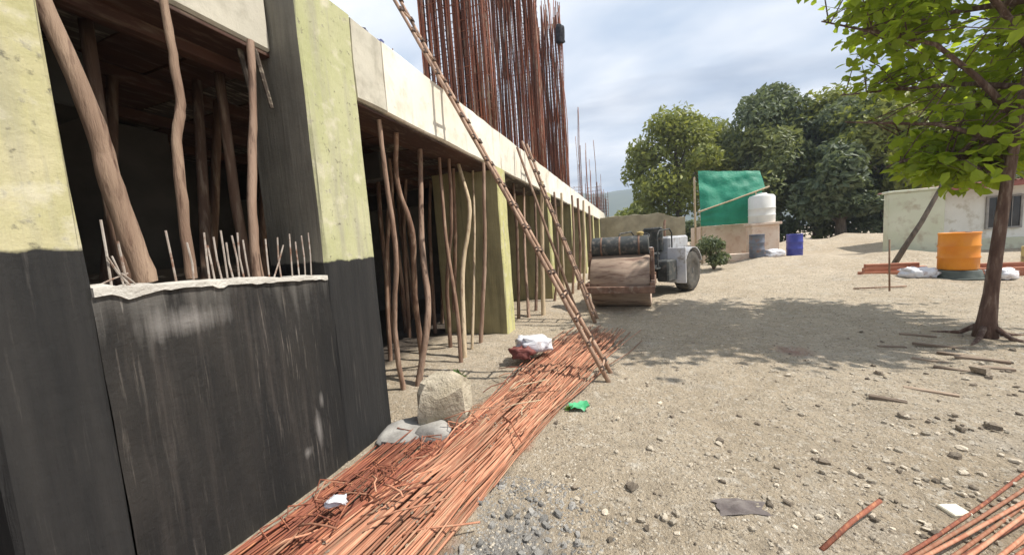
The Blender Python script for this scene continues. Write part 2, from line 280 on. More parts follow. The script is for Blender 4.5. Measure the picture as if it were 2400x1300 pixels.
    bump(nt, b, h, 1.0, 0.05); return m
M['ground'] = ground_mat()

# ------------------------------------------------------------------ mesh builder
WL = {}
class MB:
    def __init__(s): s.v = []; s.f = []; s.m = None
    def add(s, vs, fs):
        o = len(s.v); s.v += [tuple(p) for p in vs]; s.f += [tuple(i+o for i in f) for f in fs]; return s
    def box(s, x0, x1, y0, y1, z0, z1, c=0.0, T=None):
        """box with optional chamfer c on all edges"""
        if c <= 0:
            vs = [(x, y, z) for x in (x0, x1) for y in (y0, y1) for z in (z0, z1)]
            fs = [(0, 1, 3, 2), (4, 6, 7, 5), (0, 4, 5, 1), (2, 3, 7, 6), (0, 2, 6, 4), (1, 5, 7, 3)]
        else:
            vs = []; idx = {}
            X, Y, Z = (x0, x1), (y0, y1), (z0, z1)
            for i in (0, 1):
                for j in (0, 1):
                    for k in (0, 1):
                        sx, sy, sz = (1-2*i)*c, (1-2*j)*c, (1-2*k)*c
                        for a in range(3):
                            p = [X[i]+sx, Y[j]+sy, Z[k]+sz]; p[a] = (X[i], Y[j], Z[k])[a]
                            idx[i, j, k, a] = len(vs); vs.append(tuple(p))
            fs = []
            q = [(0, 0), (1, 0), (1, 1), (0, 1)]
            for i in (0, 1):
                fs.append([idx[i, j, k, 0] for j, k in (q if i else q[::-1])])
                fs.append([idx[j, i, k, 1] for j, k in (q[::-1] if i else q)])
                fs.append([idx[j, k, i, 2] for j, k in (q if i else q[::-1])])
            for i in (0, 1):
                for j in (0, 1):
                    fs.append((idx[i, j, 0, 0], idx[i, j, 1, 0], idx[i, j, 1, 1], idx[i, j, 0, 1]))
                    fs.append((idx[i, 0, j, 0], idx[i, 1, j, 0], idx[i, 1, j, 2], idx[i, 0, j, 2]))
                    fs.append((idx[0, i, j, 1], idx[1, i, j, 1], idx[1, i, j, 2], idx[0, i, j, 2]))
                    for k in (0, 1): fs.append((idx[i, j, k, 0], idx[i, j, k, 1], idx[i, j, k, 2]))
        if T: vs = [T(p) for p in vs]
        return s.add(vs, fs)
    def tube(s, pts, rs, n=8, cap=True, T=None):
        pts = [Vector(p) for p in pts]
        if not hasattr(rs, '__len__'): rs = [rs]*len(pts)
        vs = []; fs = []; up = None
        for i, p in enumerate(pts):
            t = (pts[min(i+1, len(pts)-1)]-pts[max(i-1, 0)]).normalized()
            if up is None: up = t.orthogonal().normalized()
            up = (up - t*up.dot(t)).normalized(); sd = t.cross(up)
            for k in range(n):
                a = 2*math.pi*k/n; vs.append(p+(up*math.cos(a)+sd*math.sin(a))*rs[i])
        for i in range(len(pts)-1):
            for k in range(n): fs.append((i*n+k, i*n+(k+1) % n, (i+1)*n+(k+1) % n, (i+1)*n+k))
        if cap: fs.append(tuple(range(n))[::-1]); fs.append(tuple((len(pts)-1)*n+k for k in range(n)))
        if T: vs = [T(p) for p in vs]
        return s.add(vs, fs)
    def lathe(s, prof, c=(0, 0, 0), n=24, axis='z', T=None):
        vs = []; fs = []
        for r, h in prof:
            for k in range(n):
                a = 2*math.pi*k/n; p = (r*math.cos(a), r*math.sin(a), h)
                if axis == 'x': p = (h, r*math.cos(a), r*math.sin(a))
                if axis == 'y': p = (r*math.sin(a), h, r*math.cos(a))
                vs.append((p[0]+c[0], p[1]+c[1], p[2]+c[2]))
        m = len(prof)
        for i in range(m-1):
            for k in range(n): fs.append((i*n+k, i*n+(k+1) % n, (i+1)*n+(k+1) % n, (i+1)*n+k))
        fs.append(tuple(range(n))[::-1]); fs.append(tuple((m-1)*n+k for k in range(n)))
        if T: vs = [T(p) for p in vs]
        return s.add(vs, fs)
    def build(s, name, mat, parent=None, local=False, smooth=False, auto=None, jitter=0.0):
        vs = s.v
        if jitter:
            vs = [tuple(Vector(p)+noise.noise_vector(Vector(p)*6)*jitter) for p in vs]
        me = bpy.data.meshes.new(name)
        if parent is not None:
            L = Vector((0, 0, 0)) if local else WL[parent.name]
        else:
            a = np.array(vs); L = Vector(((a[:, 0].min()+a[:, 0].max())/2, (a[:, 1].min()+a[:, 1].max())/2, a[:, 2].min())) if not local else Vector((0, 0, 0))
        me.from_pydata([(p[0]-L[0], p[1]-L[1], p[2]-L[2]) for p in vs], [], s.f); me.validate()
        if M.get(mat): me.materials.append(M[mat])
        if smooth:
            me.polygons.foreach_set('use_smooth', [True]*len(me.polygons))
            if auto: me.set_sharp_from_angle(angle=rad(auto))
        o = bpy.data.objects.new(name, me); COL.objects.link(o)
        if parent is not None: o.parent = parent
        else: o.location = L
        WL[o.name] = L if not local else Vector((0, 0, 0))
        return o
def tag(o, label=None, cat=None, group=None, kind=None):
    for k, v in (('label', label), ('category', cat), ('group', group), ('kind', kind)):
        if v: o[k] = v
    return o
def empty(name, loc, rz=0):
    o = bpy.data.objects.new(name, None); COL.objects.link(o); o.location = loc; o.rotation_euler = (0, 0, rz); o.empty_display_size = .2
    WL[o.name] = Vector(loc); return o
def copy_tree(o, parent=None):
    c = o.copy(); COL.objects.link(c); c.parent = parent
    if parent: c.matrix_parent_inverse = o.matrix_parent_inverse
    for ch in list(o.children): copy_tree(ch, c)
    return c
rnd = random.Random(7)
def sstep(a, b, x): t = min(1, max(0, (x-a)/(b-a))); return t*t*(3-2*t)

# ------------------------------------------------------------------ ground, hills
def gz(x, y):
    p = Vector((x, y, 0))
    h = 0.045*noise.noise(p*0.55) + 0.032*noise.noise(p*1.5+Vector((5, 1, 0))) + 0.016*noise.noise(p*4.1) + 0.007*noise.noise(p*9)
    h *= sstep(120, 20, abs(y)+abs(x))
    h += 0.36*sstep(12, 20, y)*sstep(2.2, 6.0, x)
    for mx_, my_, mh_, mr_ in ((8.6, 24.5, .75, 1.5), (11.2, 23.0, .55, 1.7), (6.9, 17.2, .22, 1.2), (9.4, 17.0, .25, 1.3), (4.9, 17.6, .22, 1.0), (6.6, 12.6, .16, 1.1), (13, 27, .8, 2.4), (2.6, 17.5, .2, 1.2)):
        d2 = ((x-mx_)**2+(y-my_)**2)/mr_**2
        if d2 < 8: h += mh_*math.exp(-d2)*(1+.35*noise.noise(p*1.6))
    h += 0.05*math.exp(-((x-4.5)**2+(y-6.5)**2)/1.2)
    h += 0.05*math.exp(-((x+1.5-0.15*(y-2))/0.6)**2)*sstep(7.0, 6.0, y)       # dirt heaped under the bars
    return h
def axis(lo, hi, step, far):
    a = list(np.arange(lo, hi, step)); s = step; x = hi; up = []
    while x < far: up.append(x); s *= 1.22; x += s
    up.append(far); s = step; x = lo; dn = []
    while x > -far: s *= 1.22; x -= s; dn.append(max(x, -far))
    return dn[::-1]+a+up
xs = axis(-5, 9, 0.10, 1500); ys = axis(-1, 15, 0.10, 1500)
b = MB(); b.v = [(x, y, gz(x, y)) for y in ys for x in xs]; nx = len(xs)
b.f = [(j*nx+i, j*nx+i+1, (j+1)*nx+i+1, (j+1)*nx+i) for j in range(len(ys)-1) for i in range(nx-1)]
tag(b.build('ground', 'ground', local=True, smooth=True), kind='structure')
b = MB(); NX, NY = 90, 14
for j in range(NY):
    for i in range(NX):
        x = -900+1800*i/(NX-1); y = 560+30*j
        ridge = 118+26*noise.noise(Vector((x*.006, 3.1, 0)))+10*noise.noise(Vector((x*.02, 7, 0)))-18*sstep(-60, 300, x)
        t = j/(NY-1); b.v.append((x, y, -3+ridge*math.sin(min(1, t*1.15)*math.pi/2)+4*noise.noise(Vector((x*.03, y*.03, 2)))*t))
b.f = [(j*NX+i, j*NX+i+1, (j+1)*NX+i+1, (j+1)*NX+i) for j in range(NY-1) for i in range(NX-1)]
tag(b.build('hill', 'hill', local=True, smooth=True), kind='structure')

# ------------------------------------------------------------------ the concrete building
XF = -2.4                                     # front face of the columns
bld = empty('unfinished_building', (-4.6, 14, 0))
tag(bld, 'unfinished concrete frame building with pale edge beam, tarred wall and tall rebar cages', 'building')
def part(name, mat, fn, parent=None, **k):
    b = MB(); fn(b); return b.build(name, mat, parent or bld, **k)
# columns
def colbox(x0, x1, y0, y1, z0, z1, n=9):
    def fn(b):
        for i in range(n+1):
            z = z0+(z1-z0)*i/n; j = lambda: rnd.uniform(-.006, .006)
            c = .018
            ring = [(x0+c, y0), (x1-c, y0), (x1, y0+c), (x1, y1-c), (x1-c, y1), (x0+c, y1), (x0, y1-c), (x0, y0+c)]
            b.v += [(x+j(), y+j(), z) for x, y in ring]
        for i in range(n):
            for k in range(8): b.f.append((i*8+k, i*8+(k+1) % 8, (i+1)*8+(k+1) % 8, (i+1)*8+k))
        b.f.append(tuple(range(8))[::-1]); b.f.append(tuple(n*8+k for k in range(8)))
    return fn
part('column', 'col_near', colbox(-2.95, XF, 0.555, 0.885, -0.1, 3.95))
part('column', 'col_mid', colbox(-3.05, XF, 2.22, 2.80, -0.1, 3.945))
colY = [6.3+4.1*i for i in range(9)]
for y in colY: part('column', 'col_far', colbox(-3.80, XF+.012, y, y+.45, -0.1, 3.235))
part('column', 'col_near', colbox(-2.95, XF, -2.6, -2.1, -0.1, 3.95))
# tarred wall with mortar cap
def wallfn(b):
    ny, nz_ = 20, 22
    for fx, sgn in ((XF-.012, 1), (-2.66, -1)):
        o = len(b.v)
        for k in range(nz_+1):
            for i in range(ny+1):
                y = .885+(2.22-.885)*i/ny; top = 1.675-.085*(i/ny); z = -.1+(top+.1)*k/nz_
                b.v.append((fx+.010*noise.noise(Vector((y*3, z*3, 1)))*sgn, y, z))
        for k in range(nz_):
            for i in range(ny):
                q = (o+k*(ny+1)+i, o+k*(ny+1)+i+1, o+(k+1)*(ny+1)+i+1, o+(k+1)*(ny+1)+i); b.f.append(q if sgn > 0 else q[::-1])
    t = nz_*(ny+1); o2 = (nz_+1)*(ny+1)
    for i in range(ny): b.f.append((t+i, t+i+1, o2+t+i+1, o2+t+i))
part('retaining_wall', 'wall', wallfn, smooth=True, auto=40)
def capfn(b):
    n = 46
    for i in range(n+1):
        y = .89+(2.215-.89)*i/n; top = 1.675-.085*(i/n)
        w = .014*noise.noise(Vector((y*11, 0, 0))); h = .016+.014*noise.noise(Vector((y*9, 4, 0)))+.014*rnd.random()
        d = .012+.03*max(0, noise.noise(Vector((y*13, 9, 2))))+.05*math.exp(-((i-4)/3.5)**2)*rnd.uniform(.3, 1)
        b.v += [(-2.67, y, top-.01), (-2.64, y, top+h), (-2.47, y, top+h*rnd.uniform(.8, 1.2)), (XF+.004+w*.5, y, top+h*.6), (XF+.006, y, top-d), (XF-.03, y, top-d)]
    for i in range(n):
        for k in range(6): b.f.append((i*6+k, i*6+(k+1) % 6, (i+1)*6+(k+1) % 6, (i+1)*6+k))
    b.f.append(tuple(range(6))); b.f.append(tuple(n*6+k for k in range(6))[::-1])
part('mortar_cap', 'cap', capfn)
def blk(*a, c=.012): return lambda b: b.box(*a, c=c)
part('wall_panel', 'inside', blk(-2.75, -2.62, -4.0, .30, -.1, 3.415))  # unseen front wall, added closed to keep the interior dark
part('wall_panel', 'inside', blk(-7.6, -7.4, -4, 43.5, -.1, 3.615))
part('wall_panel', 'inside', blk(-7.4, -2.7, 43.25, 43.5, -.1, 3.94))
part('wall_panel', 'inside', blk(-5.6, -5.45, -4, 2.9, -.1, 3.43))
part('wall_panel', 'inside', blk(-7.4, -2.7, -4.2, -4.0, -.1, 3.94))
# beams
part('edge_beam', 'beam_grey', blk(-3.0, -2.70, 0.89, 2.215, 3.42, 3.955, c=.02))
part('edge_beam', 'beam_grey', blk(-3.0, -2.70, -4.0, 0.55, 3.42, 3.955, c=.02))
def beamseg(y0, y1, zb=3.215, zt=3.955, xf=XF-.004):
    def fn(b):
        n = max(2, int((y1-y0)/.35))
        for i in range(n+1):
            y = y0+(y1-y0)*i/n; j = lambda a=.008: rnd.uniform(-a, a)
            b.v += [(-2.95, y, zb), (xf-.02+j(), y, zb+j()), (xf+j(), y, zb+.02+j()), (xf+j(), y, (zb+zt)/2), (xf+j(), y, zt-.025+j()), (xf-.03+j(), y, zt+j(.012)), (-2.95, y, zt)]
        for i in range(n):
            for k in range(7): b.f.append((i*7+k, i*7+(k+1) % 7, (i+1)*7+(k+1) % 7, (i+1)*7+k))
        b.f.append(tuple(range(7))); b.f.append(tuple(n*7+k for k in range(7))[::-1])
    return fn
part('edge_beam', 'beam_grey', beamseg(2.803, 3.22))
part('edge_beam', 'beam', beamseg(3.224, 6.62, xf=XF))
yy = 6.624
while yy < 43: part('edge_beam', 'beam2' if int(yy) % 3 else 'beam', beamseg(yy, min(43.2, yy+4.1), xf=XF-.002+.01*rnd.random())); yy += 4.104
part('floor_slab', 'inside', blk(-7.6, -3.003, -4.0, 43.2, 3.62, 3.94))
# soffit boards and joists of the formwork
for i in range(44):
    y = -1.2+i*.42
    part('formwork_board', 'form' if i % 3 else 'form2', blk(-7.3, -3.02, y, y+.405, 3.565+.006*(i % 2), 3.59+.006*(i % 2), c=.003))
for x in (-3.35, -4.3, -5.3, -6.3):
    part('formwork_joist', 'form', blk(x-.05, x+.05, -3, 26, 3.44, 3.562, c=.006))
part('formwork_board', 'form', blk(-3.02, -2.72, 0.90, 2.21, 3.385, 3.415, c=.004))
part('formwork_board', 'form', blk(-3.10, -3.005, 0.90, 2.21, 3.30, 3.61, c=.004))
part('formwork_batten', 'form2', lambda b: b.tube([(-2.735, 2.10, 3.40), (-2.72, 2.17, 2.98)], [.018, .015], 6))
part('formwork_batten', 'form2', lambda b: b.tube([(-2.80, 2.02, 3.44), (-2.84, 2.10, 3.1)], [.02, .018], 6))
part('formwork_board', 'form', blk(-2.93, -2.44, 2.83, 6.28, 3.178, 3.206, c=.004))
y = 6.8
for y0 in colY[:5]: part('formwork_board', 'form2', blk(-2.93, -2.44, y0+.48, y0+4.07, 3.178, 3.206, c=.004))
# cross beams inside
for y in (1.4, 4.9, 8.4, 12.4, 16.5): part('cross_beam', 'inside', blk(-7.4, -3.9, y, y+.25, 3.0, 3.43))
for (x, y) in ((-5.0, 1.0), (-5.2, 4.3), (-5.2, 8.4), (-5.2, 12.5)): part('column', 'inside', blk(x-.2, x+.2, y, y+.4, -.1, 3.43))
# inner boards stacked at the back of the first bay
part('formwork_board', 'form', lambda b: b.box(-4.6, -4.56, .35, 1.55, 2.2, 2.62, c=.004))
part('formwork_board', 'form2', lambda b: b.box(-4.75, -4.71, 1.2, 3.2, 1.5, 1.75, c=.004))
# bar stubs out of the wall cap
def stub(px0, px1, X=-2.52, r=.0055):
    a = px_x(*px0, X); c = px_x(*px1, X+rnd.uniform(-.02, .02)); mid = (a+c)/2+Vector((rnd.uniform(-.008, .008), rnd.uniform(-.008, .008), 0))
    part('bar_stub', 'stub', lambda b: b.tube([a-Vector((0, 0, .03)), a, mid, c], r, 6))
for x0, x1, y1 in ((262, 236, 515), (300, 276, 565), (308, 250, 600), (415, 388, 540), (455, 438, 568), (492, 478, 545), (505, 486, 575), (522, 500, 555), (535, 517, 540), (549, 530, 568), (562, 543, 552), (574, 556, 545), (586, 569, 562),
                   (632, 622, 560), (640, 664, 574), (660, 650, 556), (686, 678, 548), (702, 692, 566), (716, 706, 552), (730, 722, 545), (744, 734, 560)):
    stub((x0, 672-.045*(x0-230)+4), (x1, y1))
stub((232, 668), (300, 640), r=.004); stub((240, 690), (330, 668), r=.004); stub((290, 668), (262, 600), r=.004); stub((330, 676), (285, 640), r=.004)
# stubs along the beam top
for i in range(30):
    y = 3.0+i*.27+rnd.uniform(-.1, .1) if i < 16 else 7.2+(i-16)*.8
    h = rnd.uniform(.10, .30); lean = rnd.uniform(-.05, .05)
    part('bar_stub', 'tie', lambda b: b.tube([(-2.72, y, 3.94), (-2.72+lean*.5, y+lean*.3, 3.95+h*.6), (-2.70+lean, y+lean, 3.95+h)], .006, 5))
# rebar cages of the next storey
for ci, y0 in enumerate(colY):
    x0, x1, y1 = -3.76, -2.47, y0+.41; x1 = -2.46
    nl = 26 if ci < 3 else (3 if ci < 6 else 7); zt_ = 10.4 if ci < 3 else (4.6 if ci < 6 else 6.2)
    cage = MB(); z = 3.95+.06; rt = .006 if ci < 3 else .009
    while z < zt_:
        zz = z+rnd.uniform(-.02, .02); t = rnd.uniform(-.015, .015)
        ring = [(x0, y0, zz), (x1, y0, zz+t), (x1, y1, zz+t), (x0, y1, zz)]
        for k in range(4): cage.tube([ring[k], ring[(k+1) % 4]], rt, 4, cap=False)
        if ci < 4: cage.tube([((x0+x1)/2-.2, y0, zz+.02), ((x0+x1)/2-.2, y1, zz+.02)], rt, 4, cap=False); cage.tube([((x0+x1)/2+.25, y0, zz+.02), ((x0+x1)/2+.25, y1, zz+.02)], rt, 4, cap=False)
        z += .16 if ci < 4 else .3
    co = cage.build('rebar_cage', 'tie', bld); co['kind'] = 'stuff'
    pos = [(x0+(x1-x0)*i/(nl-1), yb) for i in range(nl) for yb in (y0+.015, y1-.015)]
    pos += [(xb, y0+(y1-y0)*j/4) for j in (1, 2, 3) for xb in (x0+.012, x1-.012)] if not 3 <= ci < 6 else []
    pos += [(x0+(x1-x0)*(i+.5)/24, y0+.13+.15*(i % 2)) for i in range(24)] if ci < 3 else []
    for (x, y) in pos:
        top = rnd.uniform(10.2, 11.3) if ci < 3 else rnd.choice([rnd.uniform(5.0, 7.5), rnd.uniform(8.0, 10.0)]) if ci < 6 else rnd.uniform(5.2, 7.2)
        ph = rnd.uniform(0, 6); amp = rnd.uniform(.0, .028); r = rnd.choice([.014, .018, .022])
        jx, jy = rnd.uniform(-.02, .02), rnd.uniform(-.02, .02)
        pts = [(x+jx+amp*math.sin(ph+zz*1.1)*(zz-3.9)*.5, y+jy+amp*math.cos(ph*2+zz*.9)*(zz-3.9)*.5, zz) for zz in np.linspace(3.93, top, 7)]
        bb = MB().tube(pts, r, 6); bb.build('bar', 'cage', co, smooth=True)

# ------------------------------------------------------------------ wooden props
def prop(pxs, mat, radius, label, zt=3.178, X=None, group=None, base_z=None, seed=0, name='wooden_prop', zend=None):
    """crooked pole: foot from the ground (or a sill plane), head under the soffit, pixels give its bends"""
    if X is None:
        foot = px_z(*pxs[-1], 0.0); head = px_z(*pxs[0], zt) if pxs[0][1] < 560 else None
        if head is None or abs(head.y-foot.y) > 1.2 or abs(head.x-foot.x) > .8:
            d = px_y(*pxs[0], foot.y); head = Vector((d.x, foot.y, zt))
        n = len(pxs); pts = []
        for i, p in enumerate(pxs):
            t = (p[1]-pxs[0][1])/(pxs[-1][1]-pxs[0][1]); Y = head.y*(1-t)+foot.y*t; q = px_y(*p, Y); pts.append(Vector((q.x, Y, zt*(1-t)+0*t if i in (0, n-1) else q.z)))
        pts[-1].z = gz(pts[-1].x, pts[-1].y)-.03
    else:
        pts = [px_x(*p, X) for p in pxs]
        if base_z is not None: pts[-1].z = base_z
        if zend is not None: pts[0] = pts[0]+(pts[0]-pts[1])*((zend-pts[0].z)/(pts[0].z-pts[1].z))
    # resample smoothly
    out = []
    for i in range(len(pts)-1):
        p0, p1, p2, p3 = pts[max(i-1, 0)], pts[i], pts[i+1], pts[min(i+2, len(pts)-1)]
        for k in range(6):
            t = k/6; out.append(0.5*((2*p1)+(p2-p0)*t+(2*p0-5*p1+4*p2-p3)*t*t+(3*p1-p0-3*p2+p3)*t**3))
    out.append(pts[-1]); m = len(out); sd = rnd.random()*50
    rs = [radius*(0.82+.36*i/(m-1))*(1+.16*noise.noise(Vector((i*.9, sd, 0)))) for i in range(m)]
    out = [p+Vector((noise.noise(Vector((i*.5, sd, 3))), noise.noise(Vector((i*.5, sd, 8))), 0))*radius*.3 for i, p in enumerate(out)]
    o = MB().tube(out, rs, 10).build(name, mat, smooth=True, auto=50)
    return tag(o, label, 'prop', group)
prop([(98, 5), (205, 250), (265, 440), (342, 655)], 'log', .044, 'thick diagonal log leaning from the wall cap up to the ceiling', X=-2.57, base_z=1.69, zend=3.37)
prop([(392, 50), (408, 150), (424, 245), (414, 330), (430, 500), (450, 655)], 'log', .026, 'crooked grey prop standing on the tarred wall beside the diagonal log', X=-2.62, base_z=1.68, zend=3.38)
prop([(588, 140), (594, 300), (590, 470), (604, 655)], 'pole', .029, 'straight peeled prop on the tarred wall in front of the column side', X=-2.62, base_z=1.64, zend=3.38)
G2 = 'props under the pale edge beam'
prop([(888, 280), (905, 420), (928, 600), (925, 770), (945, 910)], 'pole', .029, 'slim prop under the edge beam beside the tarred column', group=G2)
prop([(930, 310), (930, 430), (966, 540), (972, 690), (992, 858)], 'pole_dark', .036, 'bent dark prop with an S shaped kink under the edge beam', group=G2)
prop([(985, 350), (988, 560), (1003, 730), (980, 900)], 'pole', .042, 'stout pinkish prop with a splayed foot under the edge beam', group=G2)
prop([(1030, 370), (1046, 560), (1070, 720), (1081, 850)], 'pole_dark', .030, 'thin brown leaning prop crossing in front of the olive column side', group=G2)
prop([(1074, 385), (1101, 495), (1084, 640), (1089, 838)], 'pole_pale', .037, 'pale bowed prop crossing in front of the olive column side', group=G2)
prop([(1136, 420), (1136, 600), (1126, 805)], 'pole', .034, 'straight prop next to the yellow column edge', group=G2)
prop([(905, 300), (918, 460), (905, 620), (915, 845)], 'pole_dark', .03, 'dark prop standing just behind the slim prop next to the tarred column', group=G2)
prop([(1052, 372), (1058, 520), (1048, 660), (1056, 815)], 'pole_dark', .032, 'dark prop standing behind the thin brown leaning prop', group=G2)
prop([(1108, 400), (1112, 560), (1106, 820)], 'pole_pale', .024, 'thin pale prop standing beside the pale bowed prop', group=G2)
lab = 'wooden prop in the shaded bay behind the front props'
for (x0, y0, x1, y1) in ((905, 330, 915, 800), (945, 350, 960, 800), (1005, 380, 1020, 790), (1045, 390, 1036, 770), (1062, 395, 1062, 790)):
    prop([(x0, y0), ((x0+x1)/2+rnd.uniform(-6, 6), 560), (x1, y1-12)], 'pole_dark', .036, lab, group='props in the shaded bay')
lab = 'wooden prop under the edge beam beyond the yellow column'
for (pts, m, r) in (([(1203, 430), (1212, 560), (1216, 745)], 'pole_dark', .036), ([(1228, 440), (1230, 600), (1240, 742)], 'pole', .034),
                    ([(1253, 450), (1258, 600), (1256, 730)], 'pole_dark', .036),
                    ([(1317, 480), (1319, 600), (1322, 700)], 'pole_pale', .04), ([(1300, 470), (1308, 600), (1300, 705)], 'pole', .036),
                    ([(1342, 492), (1345, 590), (1342, 690)], 'pole', .04), ([(1369, 505), (1370, 590), (1368, 672)], 'pole_pale', .045), ([(1356, 500), (1360, 590), (1356, 680)], 'pole_dark', .045),
                    ([(1382, 512), (1384, 580), (1381, 655)], 'pole', .05)):
    prop(pts, m, r, lab, group='props beyond the yellow column')
prop([(1272, 455), (1270, 560), (1274, 738)], 'pole_pale', .05, 'thick cream coloured prop standing behind the ladder', group=G2)
# inside the first bay
lab = 'prop in the dark interior behind the tarred wall'
for (x, y, lx, ly) in ((-3.7, .9, .1, .2), (-3.6, 1.75, -.1, .5), (-4.3, 2.0, .3, .6), (-3.5, 2.35, .1, -.1), (-4.2, 1.2, 0, .7), (-4.0, 3.2, .2, .0), (-4.6, 2.9, .1, .5), (-3.4, 1.35, 0, .1)):
    o = MB().tube([(x, y, 0), (x+lx*.4+.03, y+ly*.5, 1.2), (x+lx*.7-.02, y+ly*.8, 2.3), (x+lx, y+ly, 3.43)], [.05, .045, .042, .038], 8).build('wooden_prop', 'pole_dark', smooth=True)
    tag(o, lab, 'prop', 'props in the dark interior')
lab = 'prop in the deep shaded interior behind the edge beam'
for i in range(16):
    x = rnd.uniform(-6.8, -4.1); y = rnd.uniform(3.6, 11.5); lx, ly = rnd.uniform(-.15, .15), rnd.uniform(-.15, .15)
    o = MB().tube([(x, y, gz(x, y)-.03), (x+lx*.4+.03, y+ly*.5, 1.2), (x+lx*.7-.02, y+ly*.8, 2.3), (x+lx, y+ly, 3.43)], [.05, .045, .042, .038], 8).build('wooden_prop', 'pole_dark', smooth=True)
    tag(o, lab, 'prop', 'props in the deep interior')

# ------------------------------------------------------------------ ladders
def ladder(foot, head, ext, width, label, nr, r=.026):
    foot = Vector(foot); head = Vector(head); d = head-foot; tip = foot+d*ext
    root = empty('bamboo_ladder', foot); tag(root, label, 'ladder', None)
    L = (tip-foot).length
    for s in (0, 1):
        off = Vector((0, width*s, 0)); n = 22; pts = []; rs = []
        for i in range(n+1):
            t = i/n; w = .02*math.sin(t*5+s*2)
            pts.append(foot+off*(1-.18*t)+(tip-foot)*t+Vector((w*.5, w, w*.3))); rs.append(r*(1.1-.35*t)*(1.12 if i % 2 else .96))
        MB().tube(pts, rs, 8).build('rail', 'ladder', root, smooth=True)
    for i in range(1, nr):
        t = (i-.3)/nr; c = foot+(tip-foot)*t; wv = .02*math.sin(t*5); wv2 = .02*math.sin(t*5+2); w = width*(1-.18*t)
        a = c+Vector((wv*.5+.012, wv-.05, wv*.3)); e = c+Vector((wv2*.5+.012, wv2+w+.05, wv2*.3+rnd.uniform(-.015, .015)))
        rg = MB().tube([a, (a+e)/2, e], [.014, .016, .014], 7).build('rung', 'ladder', root, smooth=True)
        for q in (a+Vector((0, .05, 0)), e-Vector((0, .05, 0))):
            dd = (tip-foot).normalized()*.03; MB().tube([q-dd, q+dd], r*1.18, 7).build('lashing', 'rope', rg)
    return root
ladder((-.33, 4.21, gz(-.33, 4.21)-.04), (-2.32, 4.22, 3.99), 1.62, .27, 'long bamboo ladder leaning on the beam with its foot beside the rust coloured bars', 22)
ladder((-.82, 7.35, gz(-.8, 7.4)-.03), (-2.30, 8.0, 3.99), 1.03, .36, 'shorter dark pole ladder leaning on the beam next to the roller drum', 13, .034)
o = MB().tube([(-1.05, 7.05, -.02), (-1.7, 7.3, 1.9), (-2.33, 7.5, 3.85)], [.035, .03, .026], 8).build('leaning_pole', 'pole_dark', smooth=True)
tag(o, 'single thin pole leaning on the beam between the two ladders', 'pole')

# ------------------------------------------------------------------ rebar heap along the wall
for i in range(300):
    A_ = i < 205                                        # the orange heap; the rest is the older brown one at the wall
    u = rnd.random(); lay = rnd.random(); ph = rnd.uniform(0, 6); n = 11; messy = rnd.random() < .13
    if A_: yA = rnd.uniform(-2.6, -.6) if rnd.random() < .6 else rnd.uniform(.3, 3.2); yB = rnd.uniform(5.4, 6.9) if rnd.random() < .65 else rnd.uniform(max(2.5, yA+1.2), 5.4)
    else: yA = rnd.uniform(-2.4, .9); yB = rnd.uniform(1.9, 3.1)
    drift = rnd.uniform(-.14, .14) if messy else rnd.uniform(-.035, .035); r = rnd.choice([.005, .006, .008]); pts = []
    ym = (yA+yB)/2
    for k in range(n):
        y = yA+(yB-yA)*k/(n-1)
        xc, hw = (-1.47+.16*(y-1.6), .36+.035*max(0, y-3)) if A_ else (-1.98+.05*(y-1.6), .33)
        x = xc+(u*2-1)*hw+drift*(y-ym)+(.035 if messy else .018)*math.sin(ph+y*1.3)
        if y < 3.0: x = max(x, -2.365)
        pts.append((x, y, gz(x, y)+r+.004+(.075 if A_ else .05)*lay*(1-(u*2-1)**2)+(.02 if messy else .008)*(1+math.sin(ph*3+y*2.1))))
    br = A_ and (u > .25 or rnd.random() < .5)
    o = MB().tube(pts, r, 6).build('reinforcing_bar', 'rust' if br else 'rust_dark', smooth=True)
    tag(o, 'long orange rusted bar in the heap reaching from the wall past the ladder' if br else 'dark brown rusted bar in the older heap against the tarred wall', 'rebar', 'orange bars of the long heap' if br else 'brown bars of the older heap')
lab = 'short bent bar offcut scattered on the rebar heap'
for i in range(34):
    y = rnd.uniform(1.2, 4.6); u = rnd.random(); xc = -1.62+.15*(y-1.2); x = xc+(u*2-1)*.45; a = rnd.uniform(-.9, .9)+(0 if rnd.random() < .7 else 1.5); L = rnd.uniform(.18, .6)
    z = gz(x, y)+.155*(1-(u*2-1)**2)+.02; dx, dy = math.sin(a)*L/2, math.cos(a)*L/2
    o = MB().tube([(x-dx, y-dy, z), (x-dx*.3, y-dy*.3, z+.02), (x+dx*.4+.03, y+dy*.4, z+.012), (x+dx, y+dy, z-.006)], .006, 6).build('bar_offcut', rnd.choice(['rust', 'rust_dark', 'pole_pale' if y > 3 else 'rust']), smooth=True)
    tag(o, lab, 'rebar', 'bar offcuts on the heap')
lab = 'square stirrup of thin rusty bar lying on the rebar heap'
for i in range(22):
    y = rnd.uniform(1.35, 2.9); x = -2.0+.10*(y-1.2)+rnd.uniform(-.25, .25); x = max(x, -2.2); a = rnd.uniform(0, 3); z = gz(x, y)+.07+rnd.uniform(-.02, .03); s = rnd.uniform(.07, .12)
    pts = [Vector((x+s*math.cos(a+k*math.pi/2)*1.3, y+s*math.sin(a+k*math.pi/2), z+.03*math.sin(k*1.7+i))) for k in range(5)]
    o = MB().tube(pts, .005, 5).build('stirrup', rnd.choice(['rust_dark', 'rust_dark', 'rust'])); tag(o, lab, 'stirrup', 'stirrups on the heap')
